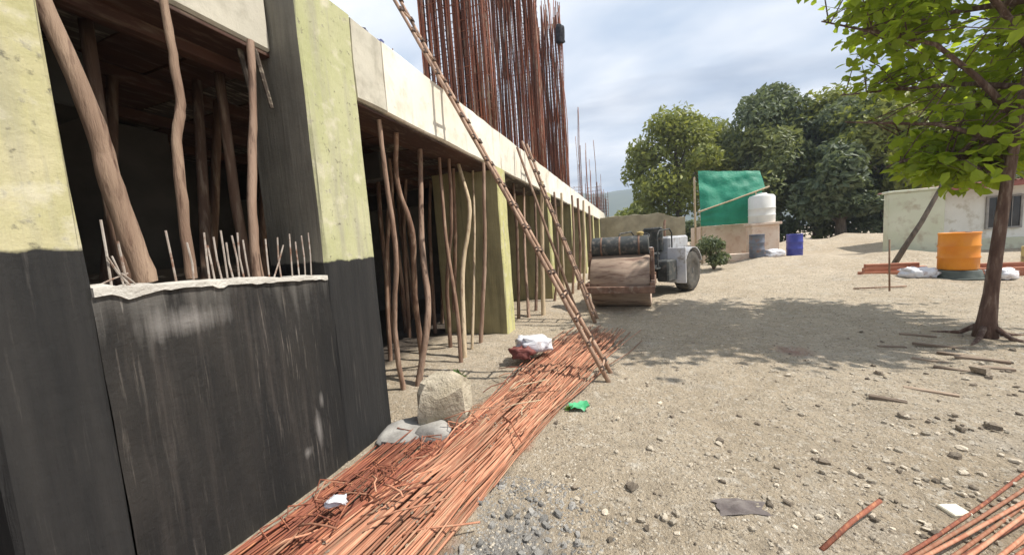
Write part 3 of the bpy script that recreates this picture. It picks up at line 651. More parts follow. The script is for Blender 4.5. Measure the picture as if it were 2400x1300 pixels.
# bars by the right edge
lab = 'orange rusty bar in the small bundle lying on open gravel'
A, Bp = px_z(2150, 1298), px_z(2400, 1130)
dr = (Bp-A).normalized(); nr = Vector((dr.y, -dr.x, 0))
for i in range(11):
    off = -.01+i*.028+rnd.uniform(-.01, .01); s = rnd.uniform(-1.7, -1.0); e = rnd.uniform(2.2, 3.2); k0 = rnd.uniform(-.02, .03)
    pts = []
    for k in range(9):
        t = s+(e-s)*k/8; p = A+dr*t+nr*(off+k0*t); p.z = gz(p.x, p.y)+.012+.02*(i % 3); pts.append(p)
    o = MB().tube(pts, .009, 6).build('reinforcing_bar', 'rust' if i % 4 else 'rust_dark', smooth=True); tag(o, lab, 'rebar', 'bars in the small bundle on the gravel')
a, c = px_z(1925, 1296), px_z(2062, 1198)
o = MB().tube([a+Vector((0, 0, .02)), (a+c)/2+Vector((0, .01, .05)), c+Vector((0, 0, .07))], .012, 7).build('steel_rod', 'rust_dark', smooth=True); tag(o, 'short dark steel rod lying alone on the gravel', 'rod')

# ------------------------------------------------------------------ loose things on the ground
def lump_mesh(seed, sx, sy, sz, n=14, m=9, rough=.25, sharp=1.0):
    b = MB()
    for j in range(m+1):
        th = math.pi*j/m
        for i in range(n):
            a = 2*math.pi*i/n; d = Vector((math.sin(th)*math.cos(a), math.sin(th)*math.sin(a), math.cos(th)))
            k = 1+rough*noise.noise(d*1.3*sharp+Vector((seed*3.7, 0, 0)))+rough*.5*noise.noise(d*3.1*sharp+Vector((0, seed, 0)))
            q = [math.copysign(abs(c)**.72, c)*k for c in d]
            b.v.append((q[0]*sx, q[1]*sy, max(-.6, q[2])*sz))
    for j in range(m):
        for i in range(n): b.f.append((j*n+i, (j+1)*n+i, (j+1)*n+(i+1) % n, j*n+(i+1) % n))
    return b
def place(bm, name, mat, x, y, rz, label, cat, z=None, smooth=True, group=None, auto=35, tilt=(0, 0)):
    o = bm.build(name, mat, local=True, smooth=smooth, auto=auto)
    a = np.array(bm.v); o.location = (x, y, (gz(x, y) if z is None else z)-a[:, 2].min()-.012); o.rotation_euler = (tilt[0], tilt[1], rz)
    WL[o.name] = o.location.copy(); return tag(o, label, cat, group)
p = px_z(1050, 1000)
def chunk():
    b = MB(); rr = random.Random(3)
    for z, s in ((0, .92), (.10, 1.0), (.24, .94), (.31, .74), (.335, .45)):
        for k in range(16):
            a = 2*math.pi*k/16; e = abs(math.cos(a))**3+abs(math.sin(a))**3; e = e**(-1/3.2)
            b.v.append((.27*s*e*math.cos(a)*(1+rr.uniform(-.12, .12)), .20*s*e*math.sin(a)*(1+rr.uniform(-.12, .12)), z*1.35+rr.uniform(-.015, .015)+.03*math.cos(a)*(z > .2)))
    for j in range(4):
        for k in range(16): b.f.append((j*16+k, j*16+(k+1) % 16, (j+1)*16+(k+1) % 16, (j+1)*16+k))
    b.f.append(tuple(range(16))[::-1]); b.f.append(tuple(64+k for k in range(16)))
    b.v = [tuple(Vector(v)+noise.noise_vector(Vector(v)*5)*.06+noise.noise_vector(Vector(v)*11)*.025) for v in b.v]; return b
place(chunk(), 'hardened_cement_sack', 'lump', p.x-.04, p.y+.04, .35, 'big rounded lump of hardened cement beside the rebar heap', 'cement lump', auto=25)
place(lump_mesh(9, .16, .13, .09), 'concrete_rubble', 'stone_grey', p.x-.02, p.y-.22, .2, 'flat grey concrete rubble in front of the cement lump', 'rubble')
p = px_z(1245, 852)
def sack(seed, sx, sy, sz):
    b = lump_mesh(seed, sx, sy, sz, 26, 14, .35, 1.7)
    b.v = [tuple(Vector(v)+noise.noise_vector(Vector(v)*14)*.03) for v in b.v]; return b
place(sack(4, .26, .18, .13), 'plastic_sack', 'white_plastic', p.x+.02, p.y+.12, .3, 'crumpled white plastic sack on the far part of the rebar heap', 'sack', auto=None, z=gz(p.x, p.y)+.14)
place(sack(6, .17, .12, .09), 'cloth_sack', 'maroon', p.x-.10, p.y-.10, .1, 'dark maroon sack lying under the white plastic sack', 'sack', auto=None, z=gz(p.x, p.y)+.10)
p = px_z(1358, 962)
def scrap():
    b = MB(); n = 7
    for j in range(n):
        for i in range(n):
            u, v = i/(n-1)-.5, j/(n-1)-.5; b.v.append((u*.2, v*.14, .02+.05*noise.noise(Vector((u*5, v*5, 3)))+.03*abs(u)))
    b.f = [(j*n+i, j*n+i+1, (j+1)*n+i+1, (j+1)*n+i) for j in range(n-1) for i in range(n-1)]; return b
place(scrap(), 'plastic_scrap', 'green_plastic', p.x, p.y, .4, 'bright green plastic scrap on the gravel beside the heap', 'plastic scrap', auto=None, z=gz(p.x, p.y)+.012)
def ragmesh(sx, sy, h, seed):
    b = MB(); n = 14
    for j in range(n):
        for i in range(n):
            u, v = i/(n-1)*2-1, j/(n-1)*2-1; e = 1+.35*noise.noise(Vector((u*1.2, v*1.2, seed))); f = max(0, 1-(u*u+v*v)*.5)
            b.v.append((u*sx*e, v*sy*e, .006+h*f*(.5+.5*noise.noise(Vector((u*2.5, v*2.5, seed+4))))))
    b.f = [(j*n+i, j*n+i+1, (j+1)*n+i+1, (j+1)*n+i) for j in range(n-1) for i in range(n-1)]; return b
p = px_z(1735, 1205); place(ragmesh(.14, .06, .05, 2), 'grey_rag', 'rag', p.x, p.y, .25, 'flat grey rag trodden into the open gravel', 'rag', auto=None, z=gz(p.x, p.y)+.008)
p = px_z(2238, 1192); place(MB().box(-.055, .055, -.045, .045, 0, .03, c=.006), 'pale_block_chip', 'paper', p.x, p.y, .3, 'cream chip of plaster beside the small bar bundle', 'plaster chip')
p = px_z(795, 1240); place(sack(8, .06, .045, .035), 'crumpled_paper', 'white_plastic', p.x, p.y, .5, 'small crumpled white paper on the rebar heap near the wall', 'paper', auto=None, z=gz(p.x, p.y)+.13)
# grey cement dust heap between wall end and cement lump
p = px_z(960, 1030); place(lump_mesh(14, .30, .22, .07, 20, 10), 'cement_debris', 'stone_grey', p.x, p.y+.1, .5, 'low grey heap of cement debris at the foot of the tarred column', 'debris heap')
# small weed
def weed(x, y, s, label):
    r_ = empty('weed', (x, y, gz(x, y))); tag(r_, label, 'plant')
    b = MB()
    for i in range(26):
        a = rnd.uniform(0, 6.28); L = s*rnd.uniform(.5, 1); e = rnd.uniform(.3, 1.2); d = Vector((math.cos(a)*math.cos(e), math.sin(a)*math.cos(e), math.sin(e))); sd = Vector((-math.sin(a), math.cos(a), 0))*s*.14
        o = Vector((x, y, gz(x, y))); b.add([o, o+d*L*.55+sd, o+d*L-Vector((0, 0, L*.15)), o+d*L*.55-sd], [(0, 1, 2, 3)])
    b.build('leaf_tuft', 'weed', r_)
p = px_z(1075, 890); weed(p.x, p.y, .2, 'small green weed between the props and the cement lump')
p = px_z(1335, 965); weed(p.x, p.y, .09, 'tiny weed beside the green plastic scrap')

# stones: individual larger ones
variants = {}
for mt in ('stone', 'stone_dark', 'stone_grey'):
    variants[mt] = []
    for k in range(5):
        b = lump_mesh(20+k*7, 1, .8, .62, 8, 5, .55, 1.3); me = b.build('loose_stone', mt, local=True, smooth=True, auto=28); variants[mt].append(me.data); bpy.data.objects.remove(me)
def stone(x, y, s, mt, label, group, name='loose_stone'):
    o = bpy.data.objects.new(name, rnd.choice(variants[mt])); COL.objects.link(o)
    o.location = (x, y, gz(x, y)+s*.25); o.scale = (s*rnd.uniform(.8, 1.2), s*rnd.uniform(.7, 1.1), s*rnd.uniform(.7, 1.1)); o.rotation_euler = (rnd.uniform(-.3, .3), rnd.uniform(-.3, .3), rnd.uniform(0, 6.3))
    tag(o, label, 'stone', group)
def clear(x, y):
    return x > -.95+.13*(y-2) and math.hypot(x-4.5, y-6.5) > .25 and not (-1.3 < x < .7 and 8 < y < 10.5)
cnt = 0
while cnt < 150:
    px, py = rnd.uniform(1150, 2390), rnd.triangular(730, 1295, 1200); 
    if px < 1800 and rnd.random() < .6: continue
    p = px_z(px, py)
    if not clear(p.x, p.y): continue
    stone(p.x, p.y, rnd.uniform(.010, .022)*(1+.10*p.y), 'stone', 'tan loose stone scattered over the sandy ground', 'tan stones on the sandy ground'); cnt += 1
cnt = 0
while cnt < 110:
    px, py = rnd.uniform(1250, 2398), rnd.uniform(760, 1290)
    if px < 2000 and rnd.random() < .7: continue
    p = px_z(px, py)
    if not clear(p.x, p.y): continue
    stone(p.x, p.y, rnd.uniform(.008, .020)*(1+.08*p.y), 'stone_dark', 'dark brown stone scattered over the sandy ground', 'dark stones on the sandy ground'); cnt += 1
for i in range(90):
    x, y = rnd.gauss(-.66, .17), rnd.uniform(1.2, 2.2); stone(x, y, rnd.uniform(.012, .03), 'stone_grey', 'grey crushed stone in the spill beside the rebar heap', 'crushed stones in the spill')
for (px, py, s) in ((1690, 1035, .035), (1480, 1150, .04), (1930, 1085, .04), (2300, 880, .09), (2120, 985, .04), (2330, 1010, .045), (2250, 1015, .04), (2240, 1065, .035), (2060, 880, .05)):
    p = px_z(px, py); stone(p.x, p.y, s, 'stone_dark', 'dark brown stone scattered over the sandy ground', 'dark stones on the sandy ground')
# fine gravel nobody could count
ico = [Vector(v) for v in ((1, 0, 0), (-1, 0, 0), (0, 1, 0), (0, -1, 0), (0, 0, 1), (0, 0, -.4))]; icf = ((0, 2, 4), (2, 1, 4), (1, 3, 4), (3, 0, 4), (2, 0, 5), (1, 2, 5), (3, 1, 5), (0, 3, 5))
def gravel(n, gen, mat, label, smin, smax):
    b = MB()
    for i in range(n):
        x, y = gen(); s = rnd.uniform(smin, smax)*(1+.06*max(0, y)); a = rnd.uniform(0, 6.3); ca, sa = math.cos(a), math.sin(a); z = gz(x, y)
        k = [rnd.uniform(.6, 1.25) for _ in range(6)]
        b.add([(x+s*(v.x*ca-v.y*sa)*k[j], y+s*(v.x*sa+v.y*ca)*k[j], z+s*.55*v.z*k[j]) for j, v in enumerate(ico)], icf)
    tag(b.build('gravel', mat, local=True), label, 'gravel', None, 'stuff')
def gen1():
    while True:
        y = .9+14*rnd.random()**1.9; x = rnd.uniform(-1.2, 1.2+.78*y)
        if clear(x, y): return x, y
gravel(24000, gen1, 'stone', 'fine tan gravel strewn over the sandy ground', .004, .013)
gravel(9000, gen1, 'stone_dark', 'fine dark grit strewn over the sandy ground', .003, .011)
gravel(2600, lambda: (rnd.gauss(-.68, .22), rnd.uniform(.9, 2.3)), 'stone_grey', 'fine grey crushed stone spill beside the rebar heap', .005, .013)
gravel(3500, lambda: (rnd.uniform(-3.3, -1.1), rnd.uniform(2.85, 7.5)), 'stone', 'fine crumbs of mortar under the props', .004, .013)
b = MB()
for i in range(2600):
    y = rnd.uniform(.8, 6.2); x = -1.6+.15*(y-1.6)+rnd.gauss(0, .38); s_ = rnd.uniform(.004, .014); z = gz(x, y)+.07*max(0, 1-((x+1.5-.16*(y-1.6))/.4)**2)
    if x > -2.36: b.add([(x+s_*v.x, y+s_*v.y, z+s_*.6*v.z) for v in ico], icf)
tag(b.build('dirt_crumbs', 'stone_dark', local=True), 'fine dirt crumbs lying among the bars of the heap', 'dirt', None, 'stuff')

# timber scraps at the tree foot
lab = 'weathered timber offcut lying near the foot of the tree'
for (px, py, L, a) in ((2210, 815, .75, -.2), (2260, 838, .6, -.35), (2190, 845, .5, -.25), (2300, 850, .55, -.15), (2240, 868, .45, -.3), (2330, 870, .4, .2), (2150, 790, .5, -.1), (2090, 812, .4, .3), (2180, 920, .5, -.1), (2080, 945, .35, -.15)):
    p = px_z(px, py); place(MB().box(-L*.36, L*.36, -.028, .028, 0, .03, c=.004), 'timber_offcut', 'plank', p.x, p.y, a+YAW, lab, 'timber', group='timber offcuts at the tree foot')

# ------------------------------------------------------------------ road roller
rol = empty('road_roller', (-.33, 9.35, gz(-.33, 9.35)-.01), rad(-4)); tag(rol, 'old road roller with muddy steel drum and grey tractor body', 'road roller')
def rp(name, mat, fn, parent=None, smooth=False, auto=35): b = MB(); fn(b); return b.build(name, mat, parent or rol, local=True, smooth=smooth, auto=auto)
R_ = .66; hw = .69
dm = rp('drum', 'drum', lambda b: b.lathe([(R_-.12, -hw+.12), (R_-.10, -hw+.11), (R_-.045, -hw), (R_-.01, -hw), (R_, -hw+.02), (R_, -hw*.3), (R_+.004, -hw*.28), (R_+.004, hw*.2), (R_, hw*.22), (R_, hw-.02), (R_-.01, hw), (R_-.045, hw), (R_-.10, hw-.11), (R_-.12, hw-.12)], (0, 0, R_), 48, 'x'), smooth=True)
for s in (-1, 1): rp('hub', 'frame', lambda b: b.lathe([(.17, s*(hw-.13)), (.17, s*(hw-.02)), (.11, s*(hw+.0)), (.11, s*(hw+.05))], (0, 0, R_), 20, 'x'), dm, True)
rp('front_crossbar', 'frame', lambda b: b.box(-.80, .80, -.86, -.76, .44, .60, c=.012))
rp('scraper_blade', 'frame', lambda b: b.box(-.66, .66, -.755, -.70, .50, .53, c=.004))
for s in (-1, 1):
    rp('side_arm', 'frame', lambda b: b.box(s*.745-.05, s*.745+.05, -.755, .98, .47, .68, c=.012))
    rp('upright', 'frame', lambda b: b.box(s*.74-.045, s*.74+.045, -.20, .10, .683, 1.40, c=.01))
rp('rear_crossmember', 'frame', lambda b: b.box(-.80, .80, .985, 1.12, .42, .74, c=.012))
hood = rp('water_tank', 'mach_dark', lambda b: b.tube([(-.70, -.02, 1.53), (-.68, -.02, 1.53), (.66, -.02, 1.52), (.68, -.02, 1.52)], [.20, .245, .245, .20], 18), smooth=True)
for x in (-.45, .0, .45): rp('tank_strap', 'frame', lambda b: b.lathe([(.249, x-.02), (.253, x-.015), (.253, x+.015), (.249, x+.02)], (0, -.02, 1.525), 18, 'x'), hood, True)
rp('filler_cap', 'yellow', lambda b: b.lathe([(.07, 0), (.07, .05), (.085, .05), (.085, .09), (.03, .11)], (.48, -.02, 1.755), 14), hood, True)
rp('tank_cradle', 'frame', lambda b: b.box(-.78, .78, -.17, .07, 1.402, 1.45, c=.008))
# rear tractor, swung to the right of the hitch
YA = rad(-24)
def T(p): x, y, z = p; c, s = math.cos(YA), math.sin(YA); y += 1.35; return (x*c-(y-1.35)*s+.18, 1.25+x*s+(y-1.35)*c, z)
rp('hitch', 'frame', lambda b: (b.box(-.22, .22, 1.123, 1.5, .45, .70, c=.01), b.lathe([(.1, .35), (.1, .8)], (.1, 1.35, 0), 14)))
rp('chassis', 'mach_dark', lambda b: b.box(-.42, .42, .18, 2.75, .48, .78, c=.02, T=T))
rp('platform', 'mach_dark', lambda b: b.box(-.62, .62, .20, 1.25, .783, .83, c=.01, T=T))
rp('step', 'frame', lambda b: (b.box(.50, .68, .55, .95, .40, .43, T=T), b.box(.50, .53, .55, .95, .43, .78, T=T)))
con = rp('console', 'mach_grey', lambda b: b.box(-.42, .42, .24, .46, .833, 1.42, c=.03, T=T))
for i in range(9): rp('grille_slat', 'mach_dark', lambda b: b.box(-.36, .36, .222, .238, .90+i*.052, .922+i*.052, T=T), con)
for x in (-.30, .30): rp('headlight', 'mach_pale', lambda b: b.tube([(x, .235, 1.49), (x, .16, 1.49), (x, .15, 1.49)], [.05, .085, .08], 14, T=T), con, True)
sw = rp('steering_wheel', 'mach_dark', lambda b: b.tube([(.0+.21*math.cos(a), .62+.17*math.sin(a), 1.70+.12*math.sin(a)) for a in np.linspace(0, 2*math.pi, 25)], .018, 7, T=T), smooth=True)
rp('steering_column', 'mach_dark', lambda b: b.tube([(0, .44, 1.38), (0, .62, 1.70)], .025, 8, T=T), sw)
for a in (0, 2.1, 4.2): rp('spoke', 'mach_dark', lambda b: b.tube([(0, .62, 1.70), (.20*math.cos(a), .62+.16*math.sin(a), 1.70+.115*math.sin(a))], .010, 6, T=T), sw)
seat = rp('seat', 'mach_dark', lambda b: b.box(-.24, .24, .92, 1.32, 1.12, 1.22, c=.03, T=T)); rp('seat_post', 'mach_dark', lambda b: b.box(-.1, .1, 1.0, 1.2, .833, 1.118, T=T), seat)
rp('seat_back', 'mach_dark', lambda b: b.box(-.30, .30, 1.26, 1.38, 1.24, 1.98, c=.04, T=T), seat)
rp('fuel_tank', 'mach_dark', lambda b: b.box(.46, .80, .50, 1.10, .40, 1.02, c=.04, T=T))
rp('fender_plate', 'mach_pale', lambda b: b.box(.50, 1.02, 1.16, 1.21, .30, 1.34, c=.012, T=T))
rp('fender_plate', 'mach_pale', lambda b: b.box(-1.02, -.50, 1.16, 1.21, .30, 1.34, c=.012, T=T))
rp('tool_box', 'mach_dark', lambda b: b.box(-.98, -.52, .60, 1.15, .50, 1.05, c=.03, T=T))
rp('hydraulic_hose', 'mach_dark', lambda b: b.tube([(-.15, 1.1, .9), (-.1, .9, 1.25), (0.1, .75, 1.1), (.2, 1.2, .85)], .03, 8), None, True)
rp('hydraulic_hose', 'mach_dark', lambda b: b.tube([(.25, 1.15, .8), (.30, .8, 1.2), (.25, .5, 1.42)], .025, 8), None, True)
rp('valve_block', 'mach_dark', lambda b: b.box(-.35, .30, .45, .85, .75, 1.25, c=.03))
eng = rp('engine_hood', 'mach_grey', lambda b: b.box(-.47, .47, 1.40, 2.85, .783, 1.68, c=.06, T=T))
for i in range(5): rp('hood_louvre', 'mach_dark', lambda b: b.box(.472, .480, 1.62+i*.2, 1.74+i*.2, 1.0, 1.32, T=T), eng)
rp('exhaust_pipe', 'frame', lambda b: b.tube([(.2, 1.7, 1.67), (.2, 1.7, 2.1), (.2, 1.76, 2.18)], .035, 10, T=T), eng, True)
RW = .60
for s in (-1, 1):
    def tyre(b):
        b.lathe([(.30, s*.56), (.34, s*.53), (.53, s*.53), (.585, s*.56), (RW, s*.62), (RW, s*.86), (.585, s*.92), (.53, s*.95), (.34, s*.95), (.30, s*.92)], (0, 1.95, RW-.01), 30, 'x', T=T)
    w = rp('wheel', 'tyre', tyre, smooth=True, auto=40)
    rp('rim', 'mach_dark', lambda b: b.lathe([(.29, s*.58), (.29, s*.90), (.24, s*.88), (.12, s*.84), (.10, s*.92), (.05, s*.93)], (0, 1.95, RW-.01), 22, 'x', T=T), w, True)
    for k in range(18):
        a = 2*math.pi*k/18; q = [(s*.60, 1.95+math.cos(a)*(RW+.012), RW-.01+math.sin(a)*(RW+.012)), (s*.88, 1.95+math.cos(a+.12)*(RW+.012), RW-.01+math.sin(a+.12)*(RW+.012))]
        rp('tread_lug', 'tyre', lambda b: b.tube(q, .026, 4, T=T), w)
    def fend(b):
        n = 12
        for i in range(n+1):
            a = rad(-18)+rad(176)*i/n; cy, cz = 1.95-math.cos(a)*.70, RW+math.sin(a)*.70
            cy2, cz2 = 1.95-math.cos(a)*.73, RW+math.sin(a)*.73
            b.v += [T((s*.52, cy, cz)), T((s*.96, cy, cz)), T((s*.96, cy2, cz2)), T((s*.52, cy2, cz2))]
        for i in range(n):
            for k in range(4): b.f.append((i*4+k, i*4+(k+1) % 4, i*4+4+(k+1) % 4, i*4+4+k))
        b.f += [(0, 1, 2, 3), (n*4+3, n*4+2, n*4+1, n*4)]
    rp('mudguard', 'mach_grey', fend, smooth=True, auto=40)
rp('hand_rail', 'mach_dark', lambda b: b.tube([(.60, .30, .83), (.60, .30, 1.70), (.60, .42, 1.86), (.60, 1.1, 1.90), (.60, 1.25, 1.78), (.60, 1.25, .83)], .022, 8, T=T), None, True)
rp('hand_rail', 'mach_dark', lambda b: b.tube([(-.60, .30, .83), (-.60, .30, 1.70), (-.60, .42, 1.86), (-.60, 1.1, 1.90), (-.60, 1.25, 1.78), (-.60, 1.25, .83)], .022, 8, T=T), None, True)

# ------------------------------------------------------------------ yard behind: shed, tank, drums
shed = empty('green_sheet_shed', (4.6, 21, gz(4.6, 21))); tag(shed, 'peach walled shed under a sagging green plastic sheet', 'shed')
def sp(name, mat, fn, **k): b = MB(); fn(b); return b.build(name, mat, shed, **k)
zb = gz(4.6, 21)
sp('wall', 'peach', lambda b: b.box(3.3, 6.3, 20.6, 20.8, zb-.1, 2.0, c=.01)); sp('wall', 'peach', lambda b: b.box(6.1, 6.3, 20.81, 24, zb-.1, 2.0, c=.01)); sp('wall', 'peach', lambda b: b.box(3.3, 3.5, 20.81, 24, zb-.1, 2.0, c=.01))
for x, h in ((3.25, 4.75), (4.6, 4.65), (6.0, 4.5)): sp('post', 'pole_pale', lambda b: b.tube([(x, 22.0, 0), (x, 22.0, h)], .05, 8))
def sheet(p00, p10, p11, p01, nu=26, nv=14, sag=.10, seed=0):
    def fn(b):
        P = [Vector(p) for p in (p00, p10, p11, p01)]; nrm = (P[1]-P[0]).cross(P[3]-P[0]).normalized()
        for side in (0, 1):
            for j in range(nv+1):
                for i in range(nu+1):
                    u, v = i/nu, j/nv; q = P[0]*(1-u)*(1-v)+P[1]*u*(1-v)+P[2]*u*v+P[3]*(1-u)*v
                    q = q+nrm*(sag*noise.noise(Vector((u*4, v*3, seed)))+.04*noise.noise(Vector((u*11, v*5, seed+2)))+side*.012); b.v.append(q)
        m = nu+1; o = m*(nv+1)
        for j in range(nv):
            for i in range(nu):
                f = (j*m+i, j*m+i+1, (j+1)*m+i+1, (j+1)*m+i); b.f.append(f); b.f.append(tuple(k+o for k in f)[::-1])
    return fn
sp('sheet_roof', 'tarp', sheet((3.2, 20.0, 2.78), (6.0, 20.1, 3.62), (5.95, 20.7, 4.50), (3.22, 20.6, 4.85), sag=.10), smooth=True)
sp('sheet_skirt', 'tarp', sheet((3.2, 20.02, 2.02), (5.55, 20.1, 2.0), (5.85, 20.05, 3.50), (3.2, 19.98, 2.72), sag=.07, seed=5), smooth=True)
sp('ridge_pole', 'pole_pale', lambda b: b.tube([(3.1, 19.95, 2.74), (4.6, 19.98, 3.17), (6.15, 20.05, 3.66)], .035, 8))
for x in (3.25, 5.6): sp('post', 'pole_pale', lambda b: b.tube([(x, 20.08, 0), (x, 20.08, 2.9 if x < 4 else 3.5)], .045, 8))
# tank on its pedestal
p = px_y(1785, 520, 19.0); tk = empty('water_tank_stand', (p.x, 19.3, gz(p.x, 19.3))); tag(tk, 'white cylindrical water tank on a tan masonry pedestal', 'water tank')
zt = px_y(1785, 522, 19.3).z; zu = px_y(1785, 455, 19.3).z; q = px_y(1785, 500, 19.3)
b = MB(); b.lathe([(.50, zt), (.52, zt+.04), (.52, zt+.3), (.535, zt+.33), (.52, zt+.36), (.52, zt+.62), (.535, zt+.65), (.52, zt+.68), (.52, zu-.16), (.46, zu-.07), (.22, zu-.02), (.2, zu+.04), (.05, zu+.06)], (q.x, 19.3, 0), 26); b.build('tank', 'tank', tk, smooth=True, auto=40)
b = MB(); b.box(q.x-.50, q.x+.55, 18.85, 19.85, 0, zt-.12, c=.02); b.build('pedestal', 'peach', tk); b = MB(); b.box(q.x-.56, q.x+.62, 18.75, 19.95, zt-.117, zt-.003, c=.015); b.build('pedestal_slab', 'peach', tk)
def barrel(name, x, y, r, h, mat, label, cat='barrel', z=None, ribs=True):
    z0 = gz(x, y)-.005 if z is None else z
    e = empty(name, (x, y, z0)); tag(e, label, cat)
    b = MB(); pr = [(r*.93, 0), (r*.97, .01*h), (r, .04*h)]
    for t in (.33, .64): pr += [(r, t*h-.03), (r*1.045, t*h-.008), (r*1.045, t*h+.008), (r, t*h+.03)]
    pr += [(r, .95*h), (r*1.03, .96*h), (r*1.03, .99*h), (r*.98, h), (r*.94, h-.02*h), (.02, h-.02*h)]
    b.lathe([(a, z0+c) for a, c in pr], (x, y, 0), 28); b.build('body', mat, e, smooth=True, auto=40)
    b = MB(); b.lathe([(.06, 0), (.06, .02), (.02, .025)], (x+r*.5, y, z0+h-.022*h), 12); b.build('bung', 'mach_dark', e)
    return e
p = px_z(1862, 600, .36); barrel('plastic_barrel', p.x, p.y, .30, .98, 'blue', 'deep blue plastic barrel standing on the rise before the trees')
p = px_y(1774, 580, 17.9); barrel('steel_barrel', p.x, p.y, .28, 1.0, 'steelblue', 'grey blue steel barrel in front of the tank pedestal')
p = px_y(1815, 590, 17.9); place(sack(11, .34, .25, .2), 'cement_bag', 'white_plastic', p.x, p.y, .2, 'pale cement bag lying between the two far barrels', 'bag', auto=None)
p = px_y(1728, 600, 18.2); place(MB().box(-.55, .55, -.2, .2, 0, .32, c=.02), 'brick_stack', 'peach', p.x, p.y, -.1, 'low stack of orange bricks before the peach shed wall', 'brick stack')
# khaki mud wall behind the roller
b = MB(); n = 40
for i in range(n+1):
    x = -5.5+9.0*i/n; h = 3.35+.22*noise.noise(Vector((x*.8, 0, 4)))-.45*sstep(.5, 3.5, x)
    b.v += [(x, 28, -.1), (x, 28, h), (x, 28.3, h+.03), (x, 28.3, -.1)]
for i in range(n):
    for k in range(4): b.f.append((i*4+k, i*4+(k+1) % 4, i*4+4+(k+1) % 4, i*4+4+k))
b.f += [(3, 2, 1, 0), (n*4, n*4+1, n*4+2, n*4+3)]
tag(b.build('mud_wall', 'khaki', jitter=.03), 'khaki mud wall closing the yard behind the road roller', 'wall')

# orange drum group on the right
p = px_z(2243, 655); q = p
tubz = gz(p.x, p.y)
te = empty('plastic_tub', (p.x, p.y, tubz)); tag(te, 'squat grey green tub turned over under the orange drum', 'tub')
b = MB(); b.lathe([(.46, tubz), (.44, tubz+.05), (.40, tubz+.22), (.30, tubz+.235)], (p.x, p.y, 0), 24); b.build('body', 'tub', te, smooth=True, auto=40)
b = MB(); b.lathe([(.455, tubz-.0), (.49, tubz+.0), (.49, tubz+.03), (.45, tubz+.035)], (p.x, p.y, 0), 24); b.build('rim', 'tub', te, smooth=True, auto=40)
barrel('plastic_drum', p.x, p.y, .36, .98, 'orange', 'bright orange plastic drum standing on an upturned tub', 'drum', z=tubz+.236)
lab = 'reddish plank in the low stack beside the orange drum'
for i, (dx, dy, L, k) in enumerate(((-1.0, .5, 1.5, 0), (-.95, .68, 1.6, 0), (-1.0, .58, 1.4, 1), (-.95, .75, 1.3, 1), (-1.05, .6, 1.2, 2), (1.15, .5, 1.3, 0), (1.1, .66, 1.4, 0), (1.2, .55, 1.2, 1), (1.2, .68, 1.0, 2))):
    x, y = q.x+dx, q.y+dy; place(MB().box(-L/2, L/2, -.075, .075, 0, .11, c=.006), 'timber_plank', 'plank_red', x, y, rnd.uniform(-.06, .06), lab, 'plank', group='reddish planks beside the orange drum', z=gz(x, y)+.112*k+.005)
place(sack(31, .38, .24, .17), 'cement_bag', 'white_plastic', q.x-.85, q.y-.1, .2, 'whitish cement bag on the ground in front of the reddish planks', 'bag', auto=None)
place(sack(33, .30, .22, .16), 'cement_bag', 'white_plastic', q.x+.68, q.y-.2, .6, 'whitish cement bag between the orange drum and the tree trunk', 'bag', auto=None)
p = px_z(2085, 682); o = MB().tube([(p.x, p.y, gz(p.x, p.y)-.05), (p.x-.02, p.y, .7), (p.x-.03, p.y, 1.25)], .018, 7).build('thin_stake', 'pole_dark', smooth=True); tag(o, 'thin upright stake in the bright sand beyond the tree shade', 'stake')
o = MB().tube([(p.x-.55, p.y+.3, gz(p.x-.5, p.y+.3)+.03), (p.x+.5, p.y+.35, gz(p.x+.5, p.y+.3)+.04)], .02, 6).build('fallen_stick', 'pole_dark', smooth=True); tag(o, 'dark stick lying on the sand behind the thin stake', 'stick')
p = px_z(2396, 625); barrel('jerry_can', p.x+.2, p.y, .2, .5, 'yellow', 'yellow plastic can on the ground to the right of the tree', 'can')

# ------------------------------------------------------------------ white house on the right
hs = empty('white_house', (14, 21, gz(14, 21))); tag(hs, 'low whitewashed house with a red brown sheet roof behind the tree', 'house')
def hp(name, mat, fn, parent=None, **k): b = MB(); fn(b); return b.build(name, mat, parent or hs, **k)
HY = 18.5
hp('wall', 'housewall', lambda b: b.box(11.3, 20, HY, HY+.25, 0, 2.85, c=.01)); hp('wall', 'housegreen', lambda b: b.box(11.3, 11.55, HY+.253, HY+3, 0, 2.85, c=.01))
hp('wall', 'housewall', lambda b: b.box(19.75, 20, HY+.253, HY+6, 0, 2.85, c=.01)); hp('plinth', 'housegreen', lambda b: b.box(11.25, 20.05, HY-.06, HY-.003, 0, .75, c=.01))
def roof(b):
    for i in range(56):
        x0 = 11.0+i*.165; b.add([(x0, HY-.75, 2.78), (x0+.085, HY-.75, 2.83), (x0+.165, HY-.75, 2.78), (x0, HY+3.3, 2.92), (x0+.085, HY+3.3, 2.97), (x0+.165, HY+3.3, 2.92)], [(0, 1, 4, 3), (1, 2, 5, 4)])
rf = hp('roof', 'redroof', roof); hp('eave_board', 'redroof', lambda b: b.box(11.0, 20.2, HY-.74, HY-.71, 2.60, 2.775), rf)
